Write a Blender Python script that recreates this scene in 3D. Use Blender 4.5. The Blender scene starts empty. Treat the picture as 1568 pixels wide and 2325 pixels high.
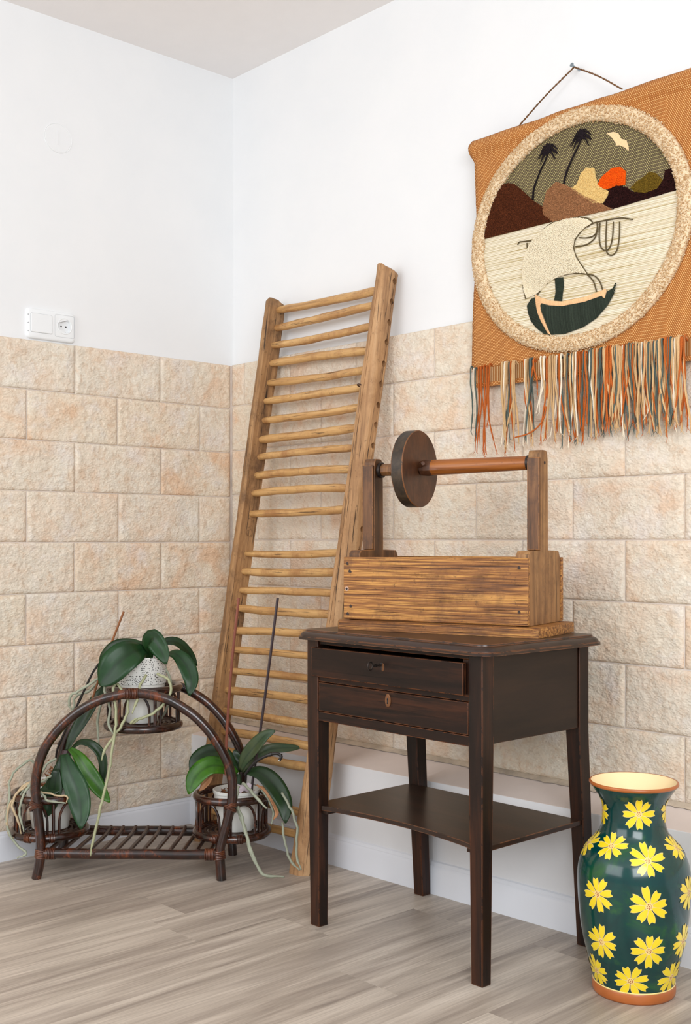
import bpy, bmesh, math, random
from mathutils import Vector, Matrix, noise
from mathutils.geometry import tessellate_polygon

PI = math.pi
SC = bpy.context.scene
COL = SC.collection
random.seed(7)

# ------------------------------------------------------------------ camera
cam = bpy.data.cameras.new('camera')
cam.sensor_fit = 'VERTICAL'
cam.sensor_height = 24.0
cam.sensor_width = 24.0
cam.lens = 2593.0 / 2325.0 * 24.0
cam.shift_y = 63.5 / 2325.0
cam.clip_start = 0.05
camo = bpy.data.objects.new('camera', cam)
COL.objects.link(camo)
camo.location = (3.3586, -2.5491, 1.0)
camo.rotation_euler = (PI / 2, 0, math.atan2(0.7333, 0.6799))
SC.camera = camo

# ------------------------------------------------------------------ world
W = bpy.data.worlds.new('world')
SC.world = W
W.use_nodes = True
bg = W.node_tree.nodes['Background']
bg.inputs[0].default_value = (0.86, 0.935, 1.0, 1)
bg.inputs[1].default_value = 0.62

def area(name, loc, target, sx, sy, power, col=(1, 1, 1)):
    l = bpy.data.lights.new(name, 'AREA')
    l.shape = 'RECTANGLE'; l.size = sx; l.size_y = sy
    l.energy = power; l.color = col
    o = bpy.data.objects.new(name, l)
    COL.objects.link(o)
    o.location = loc
    o.rotation_euler = (Vector(target) - Vector(loc)).to_track_quat('-Z', 'Y').to_euler()
    return o

area('window_light', (1.1, -4.6, 2.0), (0.9, 0.0, 0.9), 3.0, 2.0, 66, (0.965, 0.98, 1.0))
area('side_fill_light', (4.6, -3.0, 2.1), (0.2, -0.7, 1.1), 2.2, 1.8, 106, (0.94, 0.97, 1.0))  # unseen fill lamp added on the right to brighten the left wall

SC.view_settings.view_transform = 'Standard'
SC.view_settings.look = 'None'
SC.view_settings.gamma = 1.0
SC.view_settings.use_curve_mapping = False
SC.view_settings.exposure = 0.07

# ------------------------------------------------------------------ measured data
RUNGS = [(1.809,1.798),(1.745,1.754),(1.684,1.684),(1.622,1.606),(1.554,1.547),(1.489,1.49),(1.423,1.429),(1.356,1.364),(1.296,1.298),(1.231,1.232),(1.169,1.172),(1.1,1.107),(0.964,0.973),(0.902,0.912),(0.839,0.846),(0.778,0.779),(0.701,0.715),(0.636,0.643),(0.564,0.574),(0.499,0.511),(0.431,0.438),(0.362,0.369),(0.302,0.308),(0.165,0.167),(0.098,0.102)]
LEAVES = {'top':[([(0.028,0.085,0.67),(0.001,0.035,0.664),(-0.037,0.015,0.636),(-0.072,0.01,0.591),(-0.091,0.01,0.57)],0.0984573852680293,0),([(0.037,0.12,0.632),(0.038,0.102,0.674),(0.053,0.085,0.702),(0.082,0.068,0.667),(0.101,0.05,0.629)],0.0585422290782877,0),([(0.046,0.16,0.655),(0.074,0.175,0.683),(0.109,0.19,0.681),(0.139,0.205,0.651),(0.166,0.22,0.605)],0.03193212495179329,1),([(0.091,0.12,0.653),(0.123,0.105,0.651),(0.153,0.09,0.622),(0.171,0.075,0.577),(0.168,0.06,0.533)],0.050559197840339375,0),([(0.011,0.15,0.68),(-0.031,0.155,0.682),(-0.077,0.16,0.671),(-0.111,0.165,0.643),(-0.129,0.17,0.612)],0.03991515618974161,1)],'left':[([(-0.223,0.14,0.35),(-0.209,0.155,0.394),(-0.174,0.17,0.455),(-0.138,0.185,0.515),(-0.117,0.2,0.551)],0.03991515618974161,1),([(-0.214,0.08,0.353),(-0.194,0.062,0.306),(-0.165,0.045,0.244),(-0.15,0.027,0.189),(-0.146,0.01,0.145)],0.06918627072888546,2),([(-0.206,0.11,0.364),(-0.177,0.1,0.342),(-0.141,0.09,0.292),(-0.105,0.08,0.243),(-0.074,0.07,0.21)],0.04922869263401465,3),([(-0.214,0.15,0.354),(-0.182,0.147,0.377),(-0.142,0.145,0.367),(-0.113,0.143,0.324),(-0.114,0.14,0.237)],0.027940609332819128,1),([(-0.223,0.1,0.347),(-0.221,0.085,0.308),(-0.23,0.07,0.272),(-0.253,0.055,0.252),(-0.278,0.04,0.25)],0.06120323949093714,1),([(-0.233,0.06,0.313),(-0.237,0.055,0.255),(-0.251,0.05,0.203),(-0.261,0.045,0.17)],0.053220208252988815,1)],'right':[([(0.312,0.13,0.298),(0.328,0.122,0.334),(0.354,0.115,0.368),(0.388,0.108,0.404),(0.421,0.1,0.423)],0.04523717701504049,4),([(0.314,0.15,0.288),(0.35,0.158,0.328),(0.399,0.165,0.354),(0.447,0.172,0.357),(0.496,0.18,0.358)],0.035923640570767454,4),([(0.328,0.12,0.295),(0.378,0.1,0.294),(0.42,0.08,0.263),(0.452,0.06,0.211),(0.458,0.04,0.158)],0.0585422290782877,1),([(0.3,0.15,0.294),(0.264,0.138,0.345),(0.222,0.125,0.355),(0.18,0.113,0.336),(0.162,0.1,0.3)],0.04523717701504049,1),([(0.306,0.1,0.291),(0.271,0.083,0.315),(0.226,0.065,0.321),(0.189,0.048,0.293),(0.17,0.03,0.245)],0.06120323949093714,3),([(0.311,0.15,0.288),(0.3,0.155,0.324),(0.291,0.16,0.354)],0.03193212495179329,1)]}
DRIED = [([(0.367,0.08,0.263),(0.397,0.07,0.248),(0.419,0.06,0.22),(0.431,0.05,0.187),(0.422,0.04,0.169)],0.011974546856922483),([(0.234,0.08,0.289),(0.22,0.07,0.27),(0.197,0.06,0.248)],0.011974546856922483)]
ROOTS = {'top':[[(-0.044,0.02,0.583),(-0.052,0.014,0.545),(-0.042,0.009,0.5),(-0.042,0.003,0.443),(-0.051,-0.002,0.379),(-0.059,-0.008,0.315),(-0.072,-0.013,0.258),(-0.085,-0.019,0.194),(-0.099,-0.024,0.131),(-0.109,-0.03,0.076)],[(-0.04,0.02,0.574),(-0.008,0.016,0.523),(-0.014,0.012,0.474),(-0.038,0.008,0.433),(-0.071,0.004,0.386),(-0.083,0.0,0.349)],[(0.042,0.04,0.598),(0.028,0.017,0.567),(0.024,-0.007,0.529),(0.015,-0.03,0.494)],[(0.074,0.04,0.601),(0.11,0.031,0.584),(0.119,0.023,0.553),(0.105,0.014,0.523),(0.073,0.006,0.491),(0.038,-0.003,0.476),(0.007,-0.011,0.462),(0.026,-0.02,0.478)],[(0.083,0.12,0.612),(0.097,0.13,0.577),(0.098,0.14,0.546),(0.083,0.15,0.48),(0.062,0.16,0.446)],[(-0.099,0.08,0.589),(-0.137,0.084,0.565),(-0.171,0.088,0.544),(-0.198,0.092,0.527),(-0.204,0.096,0.5),(-0.197,0.1,0.485)],[(-0.125,0.17,0.49),(-0.136,0.17,0.435),(-0.13,0.17,0.36)],[(-0.086,0.05,0.566),(-0.08,0.043,0.534),(-0.066,0.035,0.496),(-0.068,0.028,0.452),(-0.046,0.02,0.417)],[(-0.133,0.18,0.563),(-0.167,0.18,0.529),(-0.206,0.18,0.515),(-0.215,0.18,0.474),(-0.236,0.18,0.406)]],'left':[[(-0.293,0.1,0.282),(-0.316,0.091,0.331),(-0.357,0.082,0.308),(-0.379,0.073,0.27),(-0.376,0.064,0.226),(-0.382,0.056,0.174),(-0.373,0.047,0.124),(-0.343,0.038,0.087),(-0.315,0.029,0.067),(-0.338,0.02,0.054)],[(-0.3,0.06,0.277),(-0.334,0.058,0.259),(-0.356,0.057,0.23),(-0.373,0.055,0.201),(-0.38,0.053,0.159),(-0.373,0.052,0.116),(-0.358,0.05,0.106)],[(-0.301,0.03,0.276),(-0.326,0.023,0.229),(-0.33,0.017,0.184),(-0.315,0.01,0.135)],[(-0.269,0.02,0.252),(-0.243,0.01,0.228),(-0.188,0.0,0.224)],[(-0.272,0.02,0.253),(-0.217,0.013,0.243),(-0.187,0.007,0.242),(-0.186,0.0,0.225)],[(-0.239,0.08,0.34),(-0.267,0.073,0.322),(-0.283,0.067,0.292),(-0.3,0.06,0.28)],[(-0.305,0.05,0.274),(-0.346,0.045,0.243),(-0.36,0.04,0.205),(-0.342,0.035,0.167),(-0.33,0.03,0.124)],[(-0.246,0.05,0.295),(-0.267,0.05,0.28),(-0.291,0.05,0.269),(-0.321,0.05,0.261),(-0.347,0.05,0.222)]],'right':[[(0.317,0.05,0.265),(0.312,0.032,0.23),(0.33,0.013,0.182),(0.347,-0.005,0.129),(0.372,-0.023,0.069),(0.4,-0.042,0.029),(0.462,-0.06,0.029)],[(0.307,0.05,0.259),(0.314,0.028,0.211),(0.34,0.005,0.152),(0.362,-0.018,0.081),(0.397,-0.04,0.031)],[(0.327,0.06,0.273),(0.368,0.04,0.238),(0.403,0.02,0.206)],[(0.378,0.08,0.259),(0.405,0.073,0.217),(0.419,0.067,0.183),(0.414,0.06,0.149)],[(0.446,0.06,0.155),(0.457,0.033,0.1),(0.476,0.007,0.055),(0.503,-0.02,0.037)],[(0.446,0.05,0.246),(0.471,0.03,0.209),(0.494,0.01,0.152),(0.493,-0.01,0.079),(0.509,-0.03,0.04)]]}
STEMS = {'top':[([(-0.054,0.17,0.778),(-0.099,0.17,0.663),(-0.126,0.17,0.585),(-0.158,0.17,0.489)],0.0035,'stick'),([(-0.028,0.06,0.682),(-0.074,0.073,0.66),(-0.124,0.087,0.608),(-0.167,0.1,0.526),(-0.218,0.113,0.424),(-0.248,0.127,0.361),(-0.257,0.14,0.328)],0.0035,'black')],'left':[],'right':[([(0.426,0.14,0.823),(0.402,0.135,0.631),(0.375,0.13,0.427),(0.353,0.125,0.283),(0.347,0.12,0.23)],0.0042,'dark'),([(0.317,0.05,0.827),(0.295,0.057,0.626),(0.28,0.063,0.427),(0.275,0.07,0.294)],0.0042,'red'),([(0.328,0.11,0.286),(0.351,0.104,0.317),(0.378,0.098,0.339),(0.419,0.092,0.355),(0.441,0.086,0.35),(0.436,0.08,0.336)],0.0045,'black')]}
MOUNT = {'brown':[(1.313,1.9945),(1.3341,1.9938),(1.3525,1.9876),(1.3759,1.9679),(1.4168,1.9283),(1.452,1.9025),(1.4619,1.8763),(1.4866,1.8572),(1.2482,1.8567),(1.24,1.8739),(1.2591,1.9311),(1.2808,1.9642)],'tan':[(1.4669,1.9434),(1.4964,1.9606),(1.5158,1.9514),(1.5494,1.9308),(1.5871,1.9028),(1.6378,1.8724),(1.6717,1.8498),(1.4866,1.8552),(1.4545,1.8811),(1.452,1.9025)],'cream':[(1.5941,1.9751),(1.6172,1.9684),(1.6204,1.9476),(1.6287,1.9225),(1.6446,1.9093),(1.6627,1.8976),(1.6582,1.8852),(1.6446,1.8709),(1.6126,1.8778),(1.5777,1.9049),(1.5446,1.9299),(1.5636,1.9393),(1.5777,1.9653)],'orange':[(1.6287,1.9217),(1.6355,1.9344),(1.6492,1.9447),(1.6717,1.9554),(1.6962,1.9526),(1.712,1.9382),(1.7094,1.9034),(1.6829,1.9071),(1.6605,1.9038),(1.6446,1.9093)],'dark':[(1.6605,1.9057),(1.6829,1.9109),(1.7182,1.8946),(1.7291,1.8827),(1.77,1.8698),(1.8038,1.8734),(1.8226,1.8948),(1.8255,1.9143),(1.8432,1.9137),(1.8526,1.886),(1.8542,1.8584),(1.6739,1.8505),(1.6446,1.869),(1.6582,1.8852)],'olive':[(1.7269,1.8918),(1.7443,1.9036),(1.7615,1.909),(1.7827,1.92),(1.7996,1.9123),(1.8197,1.89),(1.8038,1.8734),(1.77,1.8698),(1.7399,1.8792)]}
BIRD = [(1.6537,2.05),(1.6739,2.0486),(1.6882,2.0418),(1.6984,2.0247),(1.7138,2.0155),(1.7191,1.9998),(1.7208,1.9881),(1.7059,2.0016),(1.6926,2.0095),(1.6838,2.011),(1.6784,2.0234),(1.6659,2.0392)]
PALMS = [[(1.4168,1.9303),(1.4193,1.9541),(1.4279,1.9764),(1.443,2.0052),(1.458,2.0257),(1.4689,2.0471)],[(1.5197,1.9466),(1.5264,1.9735),(1.5437,2.0048),(1.5636,2.0352),(1.5768,2.0573)]]
SAIL = [(1.4669,1.8452),(1.4915,1.8522),(1.535,1.854),(1.573,1.8477),(1.5964,1.8398),(1.6126,1.8264),(1.5917,1.8201),(1.5721,1.8085),(1.5565,1.7939),(1.5522,1.7712),(1.5612,1.746),(1.5777,1.7216),(1.5945,1.698),(1.5636,1.7056),(1.5254,1.7059),(1.4915,1.7009),(1.4669,1.6918),(1.447,1.6782),(1.4269,1.6684),(1.3975,1.6637),(1.3887,1.6834),(1.3841,1.7168),(1.3851,1.7575),(1.3964,1.7922),(1.4168,1.8168),(1.442,1.8361)]
CORDS = [[(1.3655,1.8164),(1.3717,1.823),(1.3862,1.8218),(1.4168,1.8184)],[(1.399,1.795),(1.398,1.8155)],[(1.447,1.8392),(1.4866,1.8532),(1.535,1.8552),(1.5871,1.8456),(1.608,1.8343),(1.6126,1.8237)],[(1.5964,1.8192),(1.6126,1.8256),(1.656,1.8252),(1.7006,1.8214),(1.7334,1.8108)],[(1.6126,1.8264),(1.5871,1.8184),(1.5707,1.8068),(1.557,1.7919),(1.5532,1.771),(1.5622,1.7458),(1.5787,1.7214),(1.5955,1.6971)],[(1.5955,1.6963),(1.5636,1.7041),(1.5254,1.7067),(1.4915,1.7021),(1.4669,1.693),(1.447,1.6802),(1.4319,1.6664)],[(1.3841,1.7005),(1.3877,1.6836),(1.3939,1.6622)],[(1.6264,1.8228),(1.6278,1.8033),(1.6126,1.7916),(1.5917,1.7918),(1.5707,1.7966)],[(1.6287,1.8216),(1.6218,1.789),(1.601,1.7756),(1.5824,1.7733),(1.5589,1.7754)],[(1.6355,1.8229),(1.6333,1.7868),(1.6378,1.7609),(1.6514,1.7469),(1.6659,1.7537),(1.6739,1.7789),(1.6762,1.8165)],[(1.656,1.8226),(1.6537,1.7752),(1.656,1.7441),(1.6695,1.7317),(1.6864,1.7404),(1.694,1.775),(1.6949,1.8127)],[(1.5964,1.695),(1.6149,1.6744),(1.625,1.6457)],[(1.5964,1.6961),(1.6195,1.6872),(1.6355,1.6691),(1.6442,1.6458)]]
MAST = [(1.4915,1.7029),(1.5182,1.7012),(1.5206,1.6782),(1.5168,1.6591),(1.5143,1.6365),(1.489,1.6419),(1.4939,1.6667)]
STERN = [(1.4279,1.661),(1.4117,1.6595),(1.3975,1.6434),(1.4015,1.6224),(1.4117,1.5986),(1.4319,1.5756),(1.457,1.5581),(1.4758,1.5512),(1.4545,1.5785),(1.4395,1.6068),(1.4319,1.6321)]
POST = [(1.4269,1.6693),(1.4445,1.6584),(1.452,1.6484),(1.447,1.6399),(1.445,1.6261),(1.453,1.6049),(1.4669,1.5748),(1.4797,1.5523),(1.4708,1.5563),(1.447,1.5936),(1.4345,1.6196),(1.4299,1.6405)]
HULL = [(1.446,1.6405),(1.4768,1.6306),(1.5158,1.6236),(1.5871,1.6238),(1.6401,1.6326),(1.6492,1.6227),(1.6582,1.6405),(1.6739,1.6456),(1.6846,1.6583),(1.6784,1.6334),(1.6596,1.6058),(1.6241,1.5765),(1.5824,1.559),(1.5254,1.5494),(1.4797,1.5531),(1.4619,1.5915),(1.451,1.6172)]
GUNWALE = [(1.447,1.6572),(1.4768,1.6446),(1.5158,1.6362),(1.5871,1.637),(1.6401,1.6449),(1.6537,1.6496),(1.656,1.6408),(1.6514,1.6243),(1.646,1.6271),(1.6424,1.6322),(1.5871,1.6246),(1.5158,1.6244),(1.4743,1.633),(1.448,1.6426)]
FLOWERS = [(-0.838,0.406,0.0369),(-1.553,0.336,0.0369),(-0.715,0.316,0.0398),(-1.658,0.236,0.0406),(-0.733,0.224,0.0433),(-1.623,0.132,0.0406),(-0.715,0.126,0.0413),(-1.065,0.054,0.0406),(-1.937,0.056,0.0369),(-2.339,0.4,0.0344),(-2.374,0.326,0.0369),(0.157,0.406,0.0344),(0.244,0.33,0.0369),(0.192,0.238,0.0406),(0.122,0.134,0.0393)]

# ------------------------------------------------------------------ helpers
def srgb(r, g, b):
    def f(c):
        c /= 255.0
        return c / 12.92 if c <= 0.04045 else ((c + 0.055) / 1.055) ** 2.4
    return (f(r), f(g), f(b), 1)

MATRIX = {}

class MB:
    """collects geometry for ONE mesh"""
    def __init__(s):
        s.v = []; s.f = []; s.m = []
    def add(s, v, f, mi=0):
        n = len(s.v)
        s.v += [tuple(p) for p in v]
        for q in f:
            s.f.append([i + n for i in q]); s.m.append(mi)
        return s
    def box(s, x0, x1, y0, y1, z0, z1, mi=0):
        return s.add([(x0,y0,z0),(x1,y0,z0),(x1,y1,z0),(x0,y1,z0),(x0,y0,z1),(x1,y0,z1),(x1,y1,z1),(x0,y1,z1)],
                     [(0,3,2,1),(4,5,6,7),(0,1,5,4),(1,2,6,5),(2,3,7,6),(3,0,4,7)], mi)
    def loft(s, rings, cap0=True, cap1=True, closed=False, mi=0):
        n = len(rings[0]); v = [p for r in rings for p in r]; f = []
        k = len(rings)
        for i in range(k if closed else k - 1):
            a = i * n; b = ((i + 1) % k) * n
            for j in range(n):
                j2 = (j + 1) % n
                f.append((a + j, a + j2, b + j2, b + j))
        if not closed:
            if cap0: f.append(tuple(reversed(range(n))))
            if cap1: f.append(tuple((k - 1) * n + j for j in range(n)))
        return s.add(v, f, mi)
    def tube(s, pts, r, n=8, closed=False, taper=None, mi=0, rough=0.0):
        pts = [Vector(p) for p in pts]; k = len(pts)
        up = None; rings = []
        for i, p in enumerate(pts):
            if closed: t = pts[(i + 1) % k] - pts[i - 1]
            else: t = pts[min(i + 1, k - 1)] - pts[max(i - 1, 0)]
            if t.length < 1e-9: t = Vector((0, 0, 1))
            t.normalize()
            if up is None:
                up = Vector((0, 0, 1)) if abs(t.z) < 0.9 else Vector((1, 0, 0))
            up = (up - t * up.dot(t)).normalized()
            sd = up.cross(t)
            rr = r[i] if isinstance(r, (list, tuple)) else r
            if taper: rr *= taper(i / (k - 1))
            ring = []
            for j in range(n):
                a = 2 * PI * j / n
                q = rr
                if rough: q *= 1 + rough * noise.noise((p.x * 40 + j * 3.1, p.y * 40, p.z * 40))
                ring.append(p + sd * (math.cos(a) * q) + up * (math.sin(a) * q))
            rings.append(ring)
        return s.loft(rings, closed=closed, mi=mi)
    def lathe(s, prof, n=48, cx=0, cy=0, mi=0, cap0=False, cap1=False):
        rings = [[(cx + r * math.cos(2 * PI * j / n), cy + r * math.sin(2 * PI * j / n), z) for j in range(n)] for z, r in prof]
        return s.loft(rings, cap0, cap1, mi=mi)
    def blob(s, c, ax, mi=0):
        """small octahedral tuft; ax = three half-axis vectors"""
        c = Vector(c); v = []
        for a in ax: v += [c + a, c - a]
        return s.add(v, [(0,2,4),(2,1,4),(1,3,4),(3,0,4),(2,0,5),(1,2,5),(3,1,5),(0,3,5)], mi)

def build(name, mb, mats, parent=None, frame=None, smooth=False, angle=35, bevel=None, seg=2):
    me = bpy.data.meshes.new(name)
    me.from_pydata(mb.v, [], mb.f)
    if not isinstance(mats, (list, tuple)): mats = [mats]
    for m in mats: me.materials.append(m)
    if len(mats) > 1:
        for p, k in zip(me.polygons, mb.m): p.material_index = k
    me.validate()
    if name != 'stone_tile' and len(mb.v) < 30000:
        bm = bmesh.new(); bm.from_mesh(me); bmesh.ops.recalc_face_normals(bm, faces=bm.faces); bm.to_mesh(me); bm.free()
    if smooth or bevel:
        for p in me.polygons: p.use_smooth = True
        me.set_sharp_from_angle(angle=math.radians(angle))
    o = bpy.data.objects.new(name, me)
    COL.objects.link(o)
    if bevel:
        b = o.modifiers.new('bevel', 'BEVEL'); b.width = bevel; b.segments = seg; b.limit_method = 'ANGLE'
        b.angle_limit = math.radians(40); b.harden_normals = False
    if frame is not None and parent is None:
        o.matrix_world = frame
    if parent is not None:
        o.parent = parent
        if frame is not None:
            o.matrix_parent_inverse = MATRIX[parent.name].inverted() @ frame
        MATRIX[o.name] = MATRIX[parent.name] if frame is None else frame
        if frame is not None: MATRIX[o.name] = frame
    else:
        MATRIX[o.name] = frame if frame is not None else Matrix.Identity(4)
    return o

I4 = Matrix.Identity(4)

def thing(name, label, cat, loc=(0, 0, 0), rot=(0, 0, 0), group=None):
    o = bpy.data.objects.new(name, None)
    COL.objects.link(o)
    o.empty_display_size = 0.05
    o.location = loc; o.rotation_euler = rot
    o['label'] = label; o['category'] = cat
    if group: o['group'] = group
    from mathutils import Euler
    MATRIX[o.name] = Matrix.Translation(loc) @ Euler(rot).to_matrix().to_4x4()
    return o

def struct(o):
    o['kind'] = 'structure'
    return o

def catmull(pts, per=6):
    P = [Vector(p) for p in pts]
    if len(P) < 3: return [P[0].lerp(P[-1], i / per) for i in range(per + 1)]
    out = []
    for i in range(len(P) - 1):
        a = P[i - 1] if i else P[0] * 2 - P[1]
        b, c = P[i], P[i + 1]
        d = P[i + 2] if i + 2 < len(P) else P[-1] * 2 - P[-2]
        for k in range(per):
            t = k / per
            out.append(0.5 * ((2 * b) + (c - a) * t + (2 * a - 5 * b + 4 * c - d) * t * t + (3 * b - a - 3 * c + d) * t ** 3))
    out.append(P[-1])
    return out

# ------------------------------------------------------------------ materials
class NT:
    def __init__(s, name):
        s.m = bpy.data.materials.new(name); s.m.use_nodes = True
        s.t = s.m.node_tree; s.b = s.t.nodes['Principled BSDF']
    def n(s, kind, **kw):
        nd = s.t.nodes.new(kind)
        for k, v in kw.items():
            if k.startswith('i_'):
                key = k[2:]; key = int(key) if key.isdigit() else key.replace('_', ' ')
                s.set(nd, key, v)
            else: setattr(nd, k, v)
        return nd
    def set(s, nd, key, v):
        if hasattr(v, 'is_linked') or hasattr(v, 'links'): s.t.links.new(v, nd.inputs[key])
        else: nd.inputs[key].default_value = v
    def coords(s, kind='Object', scale=(1, 1, 1), rnd=0.0, rot=(0, 0, 0)):
        tc = s.n('ShaderNodeTexCoord')
        v = tc.outputs[kind]
        if rnd:
            oi = s.n('ShaderNodeObjectInfo')
            mul = s.n('ShaderNodeMath', operation='MULTIPLY'); s.set(mul, 0, oi.outputs['Random']); s.set(mul, 1, rnd)
            ad = s.n('ShaderNodeVectorMath', operation='ADD'); s.set(ad, 0, v); s.set(ad, 1, mul.outputs[0]); v = ad.outputs[0]
        mp = s.n('ShaderNodeMapping'); s.set(mp, 'Vector', v); mp.inputs['Scale'].default_value = scale; mp.inputs['Rotation'].default_value = rot
        return mp.outputs[0]
    def noise(s, vec, scale, detail=4, rough=0.55, dist=0.0):
        nd = s.n('ShaderNodeTexNoise'); s.set(nd, 'Vector', vec); nd.inputs['Scale'].default_value = scale
        nd.inputs['Detail'].default_value = detail; nd.inputs['Roughness'].default_value = rough; nd.inputs['Distortion'].default_value = dist
        return nd.outputs[0]
    def ramp(s, fac, stops):
        nd = s.n('ShaderNodeValToRGB'); s.set(nd, 0, fac)
        e = nd.color_ramp.elements
        while len(e) < len(stops): e.new(0.5)
        for el, (p, c) in zip(e, stops):
            el.position = p; el.color = c if len(c) == 4 else (*c, 1)
        return nd.outputs[0]
    def mix(s, fac, a, b, mode='MIX'):
        nd = s.n('ShaderNodeMix', data_type='RGBA', blend_type=mode)
        s.set(nd, 0, fac); s.set(nd, 6, a); s.set(nd, 7, b)
        return nd.outputs[2]
    def math(s, op, a, b=0.0, clamp=False):
        nd = s.n('ShaderNodeMath', operation=op); nd.use_clamp = clamp
        s.set(nd, 0, a); s.set(nd, 1, b)
        return nd.outputs[0]
    def bump(s, h, strength=0.3, dist=0.01):
        nd = s.n('ShaderNodeBump'); s.set(nd, 'Height', h); nd.inputs['Strength'].default_value = strength; nd.inputs['Distance'].default_value = dist
        s.t.links.new(nd.outputs[0], s.b.inputs['Normal']); return nd
    def out(s, color=None, rough=None, **kw):
        if color is not None: s.set(s.b, 'Base Color', color)
        if rough is not None: s.set(s.b, 'Roughness', rough)
        for k, v in kw.items(): s.set(s.b, k.replace('_', ' '), v)
        return s.m

def plain(name, c, rough=0.6, var=0.06, bump=0.0, bs=80, **kw):
    t = NT(name); v = t.coords()
    n1 = t.noise(v, 12, 5)
    c0 = tuple(x * (1 - var) for x in c[:3]) + (1,); c1 = tuple(min(1, x * (1 + var)) for x in c[:3]) + (1,)
    col = t.ramp(n1, [(0.3, c0), (0.7, c1)])
    if bump: t.bump(t.noise(v, bs, 4), bump, 0.003)
    return t.out(col, rough, **kw)

def wood(name, dark, mid, light, axis=0, along=1.5, across=28, rough=0.6, bump=0.25, rnd=5.0, edge=None, fine=6.0, dirt=None, coat=0.0, ringy=0.0, thr=(0.3, 0.5, 0.72), cracks=0.0, spots=0.0, spec=0.5):
    t = NT(name)
    sc = [across, across, across]; sc[axis] = along
    v = t.coords('Object', tuple(sc), rnd)
    g = t.noise(v, 1.0, 7, 0.62, 0.6)
    sc2 = [across * fine] * 3; sc2[axis] = along * 4
    v2 = t.coords('Object', tuple(sc2), rnd)
    g2 = t.noise(v2, 1.0, 3, 0.6)
    h = t.math('ADD', t.math('MULTIPLY', g, 0.75), t.math('MULTIPLY', g2, 0.25))
    if ringy:
        wv = t.n('ShaderNodeTexWave', wave_type='BANDS', bands_direction='Z' if axis != 2 else 'X')
        t.set(wv, 'Vector', t.coords('Object', (1, 1, 1) , rnd)); wv.inputs['Scale'].default_value = ringy; wv.inputs['Distortion'].default_value = 3.0
        wv.inputs['Detail'].default_value = 3; wv.inputs['Detail Scale'].default_value = 0.6
        h = t.math('ADD', t.math('MULTIPLY', h, 0.65), t.math('MULTIPLY', wv.outputs['Fac'], 0.35))
    col = t.ramp(h, [(thr[0], dark), (thr[1], mid), (thr[2], light)])
    if dirt is not None:
        dn = t.noise(t.coords('Object', (1, 1, 1), rnd), 9, 6, 0.7)
        col = t.mix(t.ramp(dn, [(0.48, (0, 0, 0, 1)), (0.66, (0.75, 0.75, 0.75, 1))]), col, dirt)
    if cracks:
        sc3 = [across * 4.5] * 3; sc3[axis] = along * 1.8
        cn = t.noise(t.coords('Object', tuple(sc3), rnd + 11), 1.0, 6, 0.6, 0.3)
        cm = t.ramp(cn, [(0.35, (cracks, cracks, cracks, 1)), (0.40, (0, 0, 0, 1))])
        col = t.mix(cm, col, tuple(x * 0.30 for x in dark[:3]) + (1,))
        h = t.math('SUBTRACT', h, t.math('MULTIPLY', cm, 0.6))
    if spots:
        sn = t.noise(t.coords('Object', (1, 1, 1), rnd + 3), 75, 5, 0.75)
        col = t.mix(t.ramp(sn, [(0.60, (0, 0, 0, 1)), (0.68, (spots, spots, spots, 1))]), col, tuple(x * 0.5 for x in dark[:3]) + (1,))
    if edge is not None:
        bv = t.n('ShaderNodeBevel'); bv.samples = 4; bv.inputs['Radius'].default_value = 0.0025
        ge = t.n('ShaderNodeNewGeometry')
        dt = t.n('ShaderNodeVectorMath', operation='DOT_PRODUCT'); t.set(dt, 0, bv.outputs[0]); t.set(dt, 1, ge.outputs['Normal'])
        w = t.math('LESS_THAN', dt.outputs['Value'], 0.97)
        wn = t.math('GREATER_THAN', t.noise(t.coords('Object', (1, 1, 1), 3), 22, 5, 0.7), 0.45)
        col = t.mix(t.math('MULTIPLY', t.math('MULTIPLY', w, wn), 0.8), col, edge)
    t.bump(h, bump, 0.002)
    t.b.inputs['Specular IOR Level'].default_value = spec
    kw = {}
    if coat: kw = {'Coat Weight': coat, 'Coat Roughness': 0.25}
    for k, x in kw.items(): t.b.inputs[k].default_value = x
    return t.out(col, rough)

# walls
def m_paint():
    t = NT('white_wall_paint'); v = t.coords()
    n1 = t.noise(v, 3, 5, 0.6)
    col = t.ramp(n1, [(0.3, srgb(233, 234, 235)), (0.7, srgb(238, 238, 238))])
    t.bump(t.math('ADD', t.noise(v, 14, 4), t.math('MULTIPLY', t.noise(v, 160, 2), 0.15)), 0.10, 0.004)
    return t.out(col, 0.75)
M_PAINT = m_paint()
M_CEIL = plain('ceiling_paint', srgb(244, 240, 238), 0.9, 0.01, 0.05, 60)
M_TRIM = plain('trim_gloss_white', srgb(226, 228, 234), 0.32, 0.01)
M_LEDGE = plain('ledge_white_paint', srgb(226, 226, 228), 0.5, 0.015, 0.1, 30)
M_LEDGET = plain('ledge_top_beige', srgb(224, 210, 202), 0.7, 0.03, 0.15, 30)

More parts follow.
